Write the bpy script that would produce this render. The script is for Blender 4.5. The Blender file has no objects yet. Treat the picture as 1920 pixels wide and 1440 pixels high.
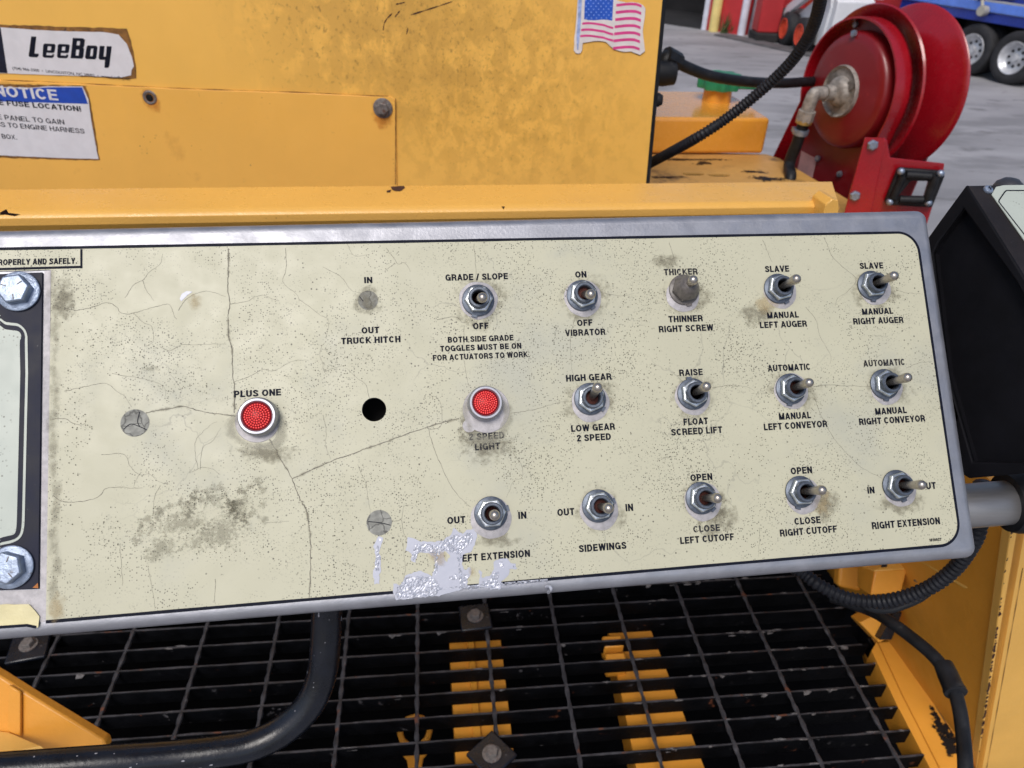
import bpy, bmesh, math, random, os
from mathutils import Vector, Matrix
from mathutils.geometry import tessellate_polygon
random.seed(7)
R = math.radians
V = Vector
scene = bpy.context.scene
COL = scene.collection

# ------------------------------------------------------------------ camera, sky, sun, exposure
F = 1400.0                                  # focal length in pixels of the 1920 x 1440 photograph
PITCH, ROLL = R(33), R(2.4)
CAM = V((0, 0, 2.85))
_f = V((0, math.cos(PITCH), -math.sin(PITCH)))
_u0 = V((0, math.sin(PITCH), math.cos(PITCH)))
_r0 = V((1, 0, 0))
RT = math.cos(ROLL) * _r0 + math.sin(ROLL) * _u0
UP = math.cos(ROLL) * _u0 - math.sin(ROLL) * _r0
cd = bpy.data.cameras.new('camera')
cd.sensor_width = 36.0
cd.lens = F / 1920 * 36
cd.clip_start = 0.02
cd.clip_end = 500
cd.dof.use_dof = True
cd.dof.focus_distance = 0.425
cd.dof.aperture_fstop = 18.0
cam = bpy.data.objects.new('camera', cd)
COL.objects.link(cam)
cam.matrix_world = Matrix((( RT.x, UP.x, -_f.x, CAM.x), (RT.y, UP.y, -_f.y, CAM.y), (RT.z, UP.z, -_f.z, CAM.z), (0, 0, 0, 1)))
scene.camera = cam

SUN_EL, SUN_ROT = R(54), R(196)             # soft light from high up, a little from the right behind the viewer
w = bpy.data.worlds.new('World')
scene.world = w
w.use_nodes = True
nt = w.node_tree
bg = nt.nodes['Background']
sk = nt.nodes.new('ShaderNodeTexSky')
sk.sky_type = 'NISHITA'
sk.sun_disc = False
sk.sun_elevation = SUN_EL
sk.sun_rotation = SUN_ROT
sk.air_density = 1.0
sk.dust_density = 3.0
sk.ozone_density = 1.0
nt.links.new(sk.outputs[0], bg.inputs[0])
bg.inputs[1].default_value = 0.10
sd = bpy.data.lights.new('sun', 'SUN')
sd.energy = 1.5
sd.angle = R(26)
sd.color = (1.0, 0.97, 0.93)
so = bpy.data.objects.new('sun', sd)
COL.objects.link(so)
sdir = V((math.sin(SUN_ROT) * math.cos(SUN_EL), math.cos(SUN_ROT) * math.cos(SUN_EL), math.sin(SUN_EL)))
so.rotation_euler = sdir.to_track_quat('Z', 'Y').to_euler()
scene.view_settings.view_transform = 'Standard'
scene.view_settings.look = 'None'
scene.view_settings.exposure = 0.25
scene.view_settings.gamma = 1
scene.cycles.use_denoising = True
scene.cycles.max_bounces = 8
scene.cycles.transparent_max_bounces = 64

# ------------------------------------------------------------------ places from lines of sight
def ray(px, py):
    return _f + RT * ((px - 960) / F) - UP * ((py - 720) / F)
def at(px, py, d):
    return CAM + ray(px, py) * d
def onpl(px, py, p0, n):
    q = ray(px, py)
    return CAM + q * ((p0 - CAM).dot(n) / q.dot(n))
def onz(px, py, z):
    return onpl(px, py, V((0, 0, z)), V((0, 0, 1)))
def c2w(x, y, z):
    return RT * x - UP * y + _f * z

# ------------------------------------------------------------------ materials
def mat(name, base, rough=0.5, metal=0.0, vary=None, spots=(), bump=(), spec=0.5, coat=0.0, alpha=None, emit=None, stretch=None):
    """vary=(scale, amount); spots = list of (kind, scale, threshold, softness, colour, mask_scale, mask_threshold); bump = list of (scale, strength, distance)"""
    m = bpy.data.materials.new(name)
    m.use_nodes = True
    t = m.node_tree
    N, L = t.nodes, t.links
    b = N['Principled BSDF']
    b.inputs['Roughness'].default_value = rough
    b.inputs['Metallic'].default_value = metal
    b.inputs['Specular IOR Level'].default_value = spec
    b.inputs['Coat Weight'].default_value = coat
    b.inputs['Coat Roughness'].default_value = 0.15
    b.inputs['Base Color'].default_value = (*base, 1)
    if emit:
        b.inputs['Emission Color'].default_value = (*emit[0], 1)
        b.inputs['Emission Strength'].default_value = emit[1]
    tc = N.new('ShaderNodeTexCoord')
    co = tc.outputs['Object']
    if stretch:
        mp = N.new('ShaderNodeMapping')
        mp.inputs['Scale'].default_value = stretch
        L.new(co, mp.inputs[0])
        co = mp.outputs[0]
    def noise(scale, detail=6, rg=0.6, dist=0.0):
        n = N.new('ShaderNodeTexNoise')
        n.inputs['Scale'].default_value = scale
        n.inputs['Detail'].default_value = detail
        n.inputs['Roughness'].default_value = rg
        n.inputs['Distortion'].default_value = dist
        L.new(co, n.inputs['Vector'])
        return n.outputs['Fac']
    def ramp(src, lo, hi, a=0.0, c=1.0):
        r = N.new('ShaderNodeMapRange')
        r.interpolation_type = 'SMOOTHSTEP'
        for k, v in ((1, lo), (2, hi), (3, a), (4, c)):
            r.inputs[k].default_value = v
        L.new(src, r.inputs[0])
        return r.outputs[0]
    def mul(a, c):
        x = N.new('ShaderNodeMath')
        x.operation = 'MULTIPLY'
        L.new(a, x.inputs[0])
        if isinstance(c, (int, float)):
            x.inputs[1].default_value = c
        else:
            L.new(c, x.inputs[1])
        return x.outputs[0]
    def mix(fac, c1, c2):
        x = N.new('ShaderNodeMix')
        x.data_type = 'RGBA'
        L.new(fac, x.inputs[0])
        if isinstance(c1, tuple):
            x.inputs[6].default_value = (*c1, 1)
        else:
            L.new(c1, x.inputs[6])
        if isinstance(c2, tuple):
            x.inputs[7].default_value = (*c2, 1)
        else:
            L.new(c2, x.inputs[7])
        return x.outputs[2]
    cur = base
    if vary:
        k = vary[1]
        cur = mix(ramp(noise(vary[0]), 0.3, 0.7), tuple(c * (1 - k) for c in base), tuple(min(1, c * (1 + k * 0.6)) for c in base))
    for s in spots:
        kind, sc, th, soft, colr, msc, mth = s[:7]
        amt = s[7] if len(s) > 7 else 1.0
        if kind == 'noise':
            fac = ramp(noise(sc, 8, 0.65), th, th + soft)
        elif kind == 'dots':                      # little round specks
            v = N.new('ShaderNodeTexVoronoi')
            v.inputs['Scale'].default_value = sc
            v.inputs['Randomness'].default_value = 1.0
            L.new(co, v.inputs['Vector'])
            fac = ramp(v.outputs['Distance'], th, th * soft, 1.0, 0.0)
            sp = N.new('ShaderNodeSeparateColor')
            L.new(v.outputs['Color'], sp.inputs[0])
            fac = mul(fac, ramp(sp.outputs[0], 0.45, 0.55))
        elif kind == 'crack':                     # hairline crazing
            nn = N.new('ShaderNodeTexNoise')
            nn.inputs['Scale'].default_value = sc * 2.2
            nn.inputs['Detail'].default_value = 5
            L.new(co, nn.inputs['Vector'])
            vm = N.new('ShaderNodeVectorMath')
            vm.operation = 'MULTIPLY_ADD'
            L.new(nn.outputs['Color'], vm.inputs[0])
            vm.inputs[1].default_value = (0.55 / sc,) * 3
            L.new(co, vm.inputs[2])
            v = N.new('ShaderNodeTexVoronoi')
            v.feature = 'DISTANCE_TO_EDGE'
            v.inputs['Scale'].default_value = sc
            L.new(vm.outputs[0], v.inputs['Vector'])
            fac = ramp(v.outputs['Distance'], th * 0.4, th * soft, 1.0, 0.0)
        elif kind == 'ball':                      # a stain round one point: sc = centre, th = inner radius, soft = outer radius
            vm = N.new('ShaderNodeVectorMath')
            vm.operation = 'DISTANCE'
            L.new(tc.outputs['Object'], vm.inputs[0])
            vm.inputs[1].default_value = sc
            fac = ramp(vm.outputs['Value'], th, soft, 1.0, 0.0)
        if msc:
            fac = mul(fac, ramp(noise(msc, 5, 0.6, 0.4), mth, mth + 0.16))
        cur = mix(mul(fac, amt), cur, colr)
    if not isinstance(cur, tuple):
        L.new(cur, b.inputs['Base Color'])
    prev = None
    for (sc, st, dist) in bump:
        bp = N.new('ShaderNodeBump')
        bp.inputs['Strength'].default_value = st
        bp.inputs['Distance'].default_value = dist
        L.new(noise(sc, 6, 0.6), bp.inputs['Height'])
        if prev:
            L.new(prev, bp.inputs['Normal'])
        prev = bp.outputs[0]
    if prev:
        L.new(prev, b.inputs['Normal'])
    rn = noise(60, 4)
    L.new(ramp(rn, 0.2, 0.8, max(0.03, rough - 0.1), min(1, rough + 0.1)), b.inputs['Roughness'])
    return m

def film(name, colr, scale=300, lo=0.42, hi=0.6, amt=0.8, rough=0.8):
    """a thin see-through layer of dirt whose strength comes from the 'fade' attribute and a noise"""
    m = bpy.data.materials.new(name)
    m.use_nodes = True
    t = m.node_tree
    N, L = t.nodes, t.links
    b = N['Principled BSDF']
    b.inputs['Base Color'].default_value = (*colr, 1)
    b.inputs['Roughness'].default_value = rough
    b.inputs['Specular IOR Level'].default_value = 0.2
    at_ = N.new('ShaderNodeAttribute')
    at_.attribute_name = 'fade'
    tc = N.new('ShaderNodeTexCoord')
    n = N.new('ShaderNodeTexNoise')
    n.inputs['Scale'].default_value = scale
    n.inputs['Detail'].default_value = 8
    n.inputs['Roughness'].default_value = 0.7
    L.new(tc.outputs['Object'], n.inputs['Vector'])
    add = N.new('ShaderNodeMath')                 # noise + fade shifts the threshold: ragged edges
    add.operation = 'MULTIPLY_ADD'
    L.new(at_.outputs['Fac'], add.inputs[0])
    add.inputs[1].default_value = 0.35
    L.new(n.outputs['Fac'], add.inputs[2])
    r = N.new('ShaderNodeMapRange')
    r.interpolation_type = 'SMOOTHSTEP'
    for k, v in ((1, lo + 0.17), (2, hi + 0.17), (3, 0), (4, amt)):
        r.inputs[k].default_value = v
    L.new(add.outputs[0], r.inputs[0])
    mu = N.new('ShaderNodeMath')
    mu.operation = 'MULTIPLY'
    L.new(r.outputs[0], mu.inputs[0])
    mp = N.new('ShaderNodeMapRange')
    for k, v in ((1, 0), (2, 0.25), (3, 0), (4, 1)):
        mp.inputs[k].default_value = v
    L.new(at_.outputs['Fac'], mp.inputs[0])
    L.new(mp.outputs[0], mu.inputs[1])
    L.new(mu.outputs[0], b.inputs['Alpha'])
    return m

GRIME = (0.09, 0.05, 0.018)
RUST = (0.07, 0.022, 0.012)
YEL = (0.88, 0.50, 0.10)
ORG = (0.80, 0.345, 0.04)
M = {}
M['paint'] = mat('yellow_paint', YEL, 0.42, vary=(9, 0.05), spots=[('noise', 120, 0.70, 0.03, RUST, 0, 0, 0.8)], bump=[(260, 0.12, 0.002), (14, 0.06, 0.01)])
M['beam'] = mat('yellow_beam_paint', (0.82, 0.45, 0.095), 0.32, vary=(7, 0.05), spots=[('dots', 240, 0.16, 1.6, (0.15, 0.08, 0.02), 16, 0.56, 0.7), ('noise', 38, 0.74, 0.02, RUST, 0, 0, 1.0)], bump=[(420, 0.25, 0.0015)])
M['orange'] = mat('orange_paint', ORG, 0.4, vary=(8, 0.08), spots=[('noise', 45, 0.70, 0.04, RUST, 0, 0, 0.9)], bump=[(200, 0.15, 0.002)])
M['post'] = mat('light_yellow_paint', (0.84, 0.47, 0.105), 0.5, vary=(10, 0.06), spots=[('dots', 60, 0.05, 1.4, (0.2, 0.12, 0.06), 9, 0.6, 0.8)], bump=[(320, 0.2, 0.0015)])
M['chip'] = mat('chipped_rust', (0.055, 0.018, 0.012), 0.8, vary=(200, 0.4), bump=[(500, 0.4, 0.001)])
M['tank'] = mat('tank_paint', ORG, 0.25, vary=(8, 0.06), coat=0.7, bump=[(40, 0.05, 0.003)])
M['dirtydeck'] = mat('dirty_deck_paint', (0.60, 0.33, 0.09), 0.5, vary=(10, 0.1), spots=[('noise', 9, 0.52, 0.14, (0.10, 0.06, 0.03), 0, 0, 0.85)], bump=[(120, 0.2, 0.002)])
M['alu'] = mat('aluminium', (0.41, 0.415, 0.45), 0.5, 0.8, vary=(70, 0.10), spots=[('noise', 160, 0.62, 0.1, (0.27, 0.27, 0.29), 12, 0.45, 0.6), ('crack', 70, 0.012, 1.8, (0.25, 0.24, 0.24), 20, 0.58, 0.5)], bump=[(520, 0.22, 0.0006), (40, 0.05, 0.003)])
M['rawalu'] = mat('worn_aluminium', (0.47, 0.45, 0.46), 0.6, 0.3, vary=(300, 0.16), spots=[('dots', 1500, 0.2, 1.5, (0.22, 0.19, 0.18), 160, 0.45, 0.7)], bump=[(1600, 0.4, 0.0004)])
M['foil'] = mat('torn_foil', (0.54, 0.555, 0.62), 0.36, 0.4, spots=[('noise', 420, 0.56, 0.08, (0.36, 0.35, 0.39), 95, 0.52, 0.5)], bump=[(330, 0.4, 0.0012), (120, 0.35, 0.002)])
M['foilflat'] = mat('bare_backing', (0.45, 0.465, 0.535), 0.45, 0.25, vary=(60, 0.05), bump=[(160, 0.1, 0.001)])
M['zinc'] = mat('zinc_nut', (0.62, 0.66, 0.69), 0.28, 0.85, vary=(400, 0.16), bump=[(900, 0.2, 0.0004)])
M['zincdark'] = mat('dull_zinc', (0.12, 0.14, 0.175), 0.45, 0.7, vary=(500, 0.2), bump=[(900, 0.25, 0.0004)])
M['lever'] = mat('nickel_lever', (0.46, 0.42, 0.375), 0.3, 0.9, vary=(500, 0.14), bump=[(800, 0.15, 0.0003)])
M['well'] = mat('rusty_well', (0.10, 0.022, 0.014), 0.7)
M['boot'] = mat('grimy_boot', (0.13, 0.115, 0.105), 0.42, vary=(500, 0.3), bump=[(800, 0.3, 0.0006)], coat=0.2)
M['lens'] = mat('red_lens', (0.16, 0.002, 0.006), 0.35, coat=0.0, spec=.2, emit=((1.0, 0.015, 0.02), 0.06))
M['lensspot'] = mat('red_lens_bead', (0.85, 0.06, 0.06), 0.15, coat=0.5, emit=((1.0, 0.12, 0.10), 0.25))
M['bezel'] = mat('satin_bezel', (0.33, 0.34, 0.39), 0.42, 0.8, vary=(300, 0.05))
M['ink'] = mat('black_ink', (0.008, 0.010, 0.020), 0.6, vary=(700, 0.3), spec=0.12)
M['inkworn'] = mat('worn_ink', (0.03, 0.03, 0.035), 0.6, vary=(900, 0.5), spec=.15, spots=[('noise', 1100, 0.585, 0.05, (0.42, 0.40, 0.32), 0, 0, 0.9)])
CREAM = (0.53, 0.512, 0.375)
SPECK = (0.085, 0.08, 0.06)
M['cream'] = mat('cream_label', CREAM, 0.46, vary=(16, 0.035), spots=[
    ('noise', 7, 0.52, 0.22, (0.41, 0.415, 0.35), 0, 0, 0.65),
    ('noise', 55, 0.60, 0.15, (0.385, 0.39, 0.32), 6, 0.45, 0.6),
    ('crack', 24, 0.0055, 2.2, (0.25, 0.24, 0.19), 9, 0.52, 0.5),
    ('dots', 900, 0.25, 1.5, SPECK, 26, 0.43, 0.8),
    ('dots', 430, 0.16, 1.5, SPECK, 19, 0.47, 0.9),
    ('noise', 1000, 0.61, 0.04, SPECK, 20, 0.44, 0.6)], bump=[(11, 0.10, 0.004), (70, 0.05, 0.002)])
M['creamclean'] = mat('cream_inset', (0.47, 0.51, 0.45), 0.4, vary=(20, 0.04), spots=[('dots', 620, 0.26, 1.4, SPECK, 40, 0.52, 0.8)])
M['scrap'] = mat('yellowed_label', (0.70, 0.62, 0.34), 0.35, vary=(40, 0.14), bump=[(60, 0.3, 0.003)])
M['crack'] = mat('crack_dirt', (0.20, 0.185, 0.15), 0.9, vary=(300, 0.35))
M['plug'] = mat('grey_plug', (0.28, 0.28, 0.25), 0.6, vary=(220, 0.3), spots=[('crack', 120, 0.03, 2, (0.08, 0.08, 0.07), 0, 0, 0.8)], bump=[(300, 0.5, 0.001)])
M['wornedge'] = mat('worn_grating_edge', (0.050, 0.050, 0.058), 0.5, vary=(60, 0.5), spec=.4, spots=[('noise', 60, 0.58, 0.06, (0.15, 0.145, 0.15), 12, 0.48, 0.8), ('noise', 34, 0.60, 0.06, (0.15, 0.055, 0.03), 0, 0, 0.9)], bump=[(250, 0.4, 0.002)])
M['black'] = mat('black_paint', (0.007, 0.009, 0.015), 0.27, vary=(40, 0.4), spots=[('noise', 90, 0.69, 0.03, (0.16, 0.15, 0.16), 0, 0, 0.7), ('noise', 26, 0.70, 0.05, (0.10, 0.035, 0.015), 0, 0, 0.8)], bump=[(300, 0.2, 0.001)])
M['grate'] = mat('grating_black', (0.0035, 0.0038, 0.005), 0.55, vary=(30, 0.5), spec=.12, spots=[('noise', 75, 0.62, 0.05, (0.20, 0.19, 0.20), 14, 0.5, 0.75), ('noise', 40, 0.66, 0.06, (0.16, 0.055, 0.028), 0, 0, 0.9)], bump=[(250, 0.4, 0.002)])
M['pit'] = mat('pit_shade_black', (0.004, 0.004, 0.005), 0.9, vary=(10, 0.4), spec=.05)  # near-black base colour stands in for the darkness below the grating
M['rubber'] = mat('black_rubber', (0.012, 0.013, 0.016), 0.5, spec=.3, vary=(60, 0.4), spots=[('noise', 60, 0.62, 0.1, (0.07, 0.07, 0.07), 0, 0, 0.5)], bump=[(300, 0.2, 0.001)])
M['loom'] = mat('black_conduit', (0.011, 0.012, 0.017), 0.5, spec=.3, vary=(50, 0.4))
M['navy'] = mat('nameplate_black', (0.014, 0.016, 0.032), 0.5, spec=0.2, vary=(60, 0.3), spots=[('noise', 300, 0.66, 0.05, (0.2, 0.2, 0.2), 0, 0, 0.4)])
M['galv'] = mat('galvanised_bolt', (0.33, 0.39, 0.50), 0.4, 0.75, vary=(260, 0.22), spots=[('noise', 350, 0.60, 0.06, (0.16, 0.15, 0.15), 60, 0.45, 0.8)], bump=[(500, 0.5, 0.0007)])
M['boltgrey'] = mat('weathered_bolt', (0.20, 0.18, 0.17), 0.6, 0.4, vary=(200, 0.35), spots=[('noise', 120, 0.56, 0.1, (0.11, 0.045, 0.025), 0, 0, 0.8)], bump=[(300, 0.4, 0.001)])
M['red'] = mat('red_gloss', (0.32, 0.005, 0.012), 0.26, vary=(12, 0.12), coat=0.45, spots=[('noise', 7, 0.56, 0.16, (0.26, 0.03, 0.03), 60, 0.42, 0.5), ('noise', 70, 0.69, 0.03, (0.42, 0.16, 0.15), 0, 0, 0.7)], bump=[(30, 0.04, 0.004)])
M['redmatt'] = mat('red_plate', (0.20, 0.006, 0.010), 0.38, vary=(14, 0.08), coat=0.2, spots=[('noise', 14, 0.6, 0.1, (0.42, 0.05, 0.03), 0, 0, 0.5)])
M['cast'] = mat('cast_hub', (0.36, 0.33, 0.30), 0.6, 0.35, vary=(90, 0.35), bump=[(120, 0.5, 0.003)])
M['brass'] = mat('brass', (0.55, 0.40, 0.14), 0.4, 0.8)
M['pinklabel'] = mat('faded_label', (0.62, 0.36, 0.36), 0.6, vary=(60, 0.15))
M['green'] = mat('green_cap', (0.015, 0.22, 0.10), 0.4, vary=(40, 0.15))
M['white'] = mat('white_sticker', (0.70, 0.69, 0.72), 0.4, vary=(60, 0.05), spots=[('noise', 260, 0.66, 0.06, (0.4, 0.38, 0.36), 0, 0, 0.5)])
M['glue'] = mat('old_glue', (0.24, 0.11, 0.025), 0.8, vary=(120, 0.4), spots=[('noise', 160, 0.56, 0.06, (0.06, 0.03, 0.012), 0, 0, 0.9)])
M['blue'] = mat('sticker_blue', (0.012, 0.065, 0.42), 0.4, vary=(80, 0.1))
M['flagblue'] = mat('flag_blue', (0.02, 0.10, 0.55), 0.35, vary=(80, 0.1))
M['paleblue'] = mat('pole_blue', (0.35, 0.45, 0.75), 0.4, vary=(200, 0.3))
M['starblue'] = mat('star_pale', (0.22, 0.36, 0.85), 0.4)
M['pink'] = mat('flag_red', (0.68, 0.055, 0.26), 0.4, vary=(80, 0.1))
M['brownbox'] = mat('brown_black_paint', (0.020, 0.016, 0.016), 0.5, spec=.25, vary=(40, 0.3), spots=[('noise', 50, 0.58, 0.12, (0.07, 0.035, 0.025), 0, 0, 0.8), ('noise', 150, 0.68, 0.04, (0.22, 0.2, 0.22), 0, 0, 0.6)], bump=[(300, 0.3, 0.001)])
M['boxdark'] = mat('box_black', (0.004, 0.004, 0.006), 0.7, spec=.15, vary=(40, 0.3))
M['tube'] = mat('grey_tube', (0.33, 0.325, 0.33), 0.45, 0.7, vary=(120, 0.12), stretch=(0.15, 1, 1), bump=[(260, 0.25, 0.0006)])
M['asphalt'] = mat('asphalt', (0.33, 0.325, 0.34), 0.85, vary=(0.5, 0.2), spots=[('noise', 0.6, 0.46, 0.14, (0.22, 0.218, 0.228), 0, 0, 0.9), ('noise', 2.2, 0.56, 0.10, (0.15, 0.148, 0.15), 0, 0, 0.85), ('noise', 30, 0.60, 0.1, (0.46, 0.455, 0.46), 0, 0, 0.5), ('crack', 0.35, 0.010, 2.2, (0.15, 0.15, 0.15), 0.3, 0.5, 0.8)], bump=[(60, 0.4, 0.01)], stretch=(0.6, 1.6, 1))
M['kerb'] = mat('old_sill', (0.11, 0.105, 0.11), 0.9, vary=(3, 0.3))
M['wallred'] = mat('red_siding', (0.46, 0.025, 0.03), 0.55, vary=(1.5, 0.15))
M['wallwhite'] = mat('white_trim', (0.66, 0.68, 0.78), 0.55, vary=(4, 0.12))
M['bollard'] = mat('bollard_cream', (0.75, 0.60, 0.22), 0.55, vary=(4, 0.12))
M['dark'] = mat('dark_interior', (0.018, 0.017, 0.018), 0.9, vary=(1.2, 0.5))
M['weed'] = mat('weed_leaf', (0.07, 0.10, 0.03), 0.8, vary=(8, 0.4))
M['machwhite'] = mat('loader_white', (0.72, 0.73, 0.76), 0.4, vary=(4, 0.06), spots=[('noise', 6, 0.66, 0.06, (0.25, 0.22, 0.2), 0, 0, 0.6)])
M['rim'] = mat('loader_rim', (0.72, 0.07, 0.025), 0.45, vary=(6, 0.1))
M['tyre'] = mat('tyre', (0.022, 0.022, 0.025), 0.75, vary=(6, 0.3), bump=[(40, 0.4, 0.01)])
M['bucket'] = mat('bucket_steel', (0.022, 0.022, 0.025), 0.5, vary=(5, 0.3))
M['truckblue'] = mat('truck_blue', (0.010, 0.035, 0.30), 0.25, vary=(2, 0.2), coat=0.5)
M['truckrail'] = mat('truck_rail_blue', (0.12, 0.25, 0.80), 0.3, vary=(4, 0.15), coat=0.4)
M['steel'] = mat('alloy_wheel', (0.62, 0.63, 0.66), 0.35, 0.35, vary=(8, 0.2))
M['rod'] = mat('pale_rod', (0.50, 0.47, 0.40), 0.5, 0.3)
M['stain'] = film('label_dirt', (0.24, 0.22, 0.16), 200, 0.36, 0.72, 0.58)
M['hand'] = film('hand_grime', (0.20, 0.185, 0.13), 620, 0.42, 0.66, 0.30)
M['edgedirt'] = film('edge_dirt', (0.26, 0.24, 0.18), 160, 0.34, 0.76, 0.34)
def speckfilm(name, colr, scale, dens):
    m = film(name, colr)
    t = m.node_tree
    N, L = t.nodes, t.links
    b = N['Principled BSDF']
    at_ = next(n for n in N if n.type == 'ATTRIBUTE')
    tc = next(n for n in N if n.type == 'TEX_COORD')
    v = N.new('ShaderNodeTexVoronoi')
    v.inputs['Scale'].default_value = scale
    L.new(tc.outputs['Object'], v.inputs['Vector'])
    sp = N.new('ShaderNodeSeparateColor')
    L.new(v.outputs['Color'], sp.inputs[0])
    th = N.new('ShaderNodeMath'); th.operation = 'MULTIPLY'
    L.new(at_.outputs['Fac'], th.inputs[0]); th.inputs[1].default_value = dens
    lt = N.new('ShaderNodeMath'); lt.operation = 'LESS_THAN'
    L.new(sp.outputs[0], lt.inputs[0]); L.new(th.outputs[0], lt.inputs[1])
    rr = N.new('ShaderNodeMath'); rr.operation = 'MULTIPLY_ADD'      # speck radius differs from cell to cell
    L.new(sp.outputs[1], rr.inputs[0]); rr.inputs[1].default_value = .22; rr.inputs[2].default_value = .10
    ds = N.new('ShaderNodeMath'); ds.operation = 'LESS_THAN'
    L.new(v.outputs['Distance'], ds.inputs[0]); L.new(rr.outputs[0], ds.inputs[1])
    mu = N.new('ShaderNodeMath'); mu.operation = 'MULTIPLY'
    L.new(lt.outputs[0], mu.inputs[0]); L.new(ds.outputs[0], mu.inputs[1])
    m2 = N.new('ShaderNodeMath'); m2.operation = 'MULTIPLY'
    L.new(mu.outputs[0], m2.inputs[0]); m2.inputs[1].default_value = .8
    L.new(m2.outputs[0], b.inputs['Alpha'])
    return m
M['stainspeck'] = speckfilm('label_specks', (0.085, 0.08, 0.06), 950, 0.62)
M['stainpale'] = film('label_glue_ring', (0.40, 0.385, 0.31), 90, 0.34, 0.66, 0.4)
M['staintan'] = film('tan_stain', (0.50, 0.38, 0.20), 140, 0.34, 0.70, 0.42)
M['grease'] = film('grease', (0.012, 0.010, 0.010), 120, 0.42, 0.54, 0.95, 0.5)

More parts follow.
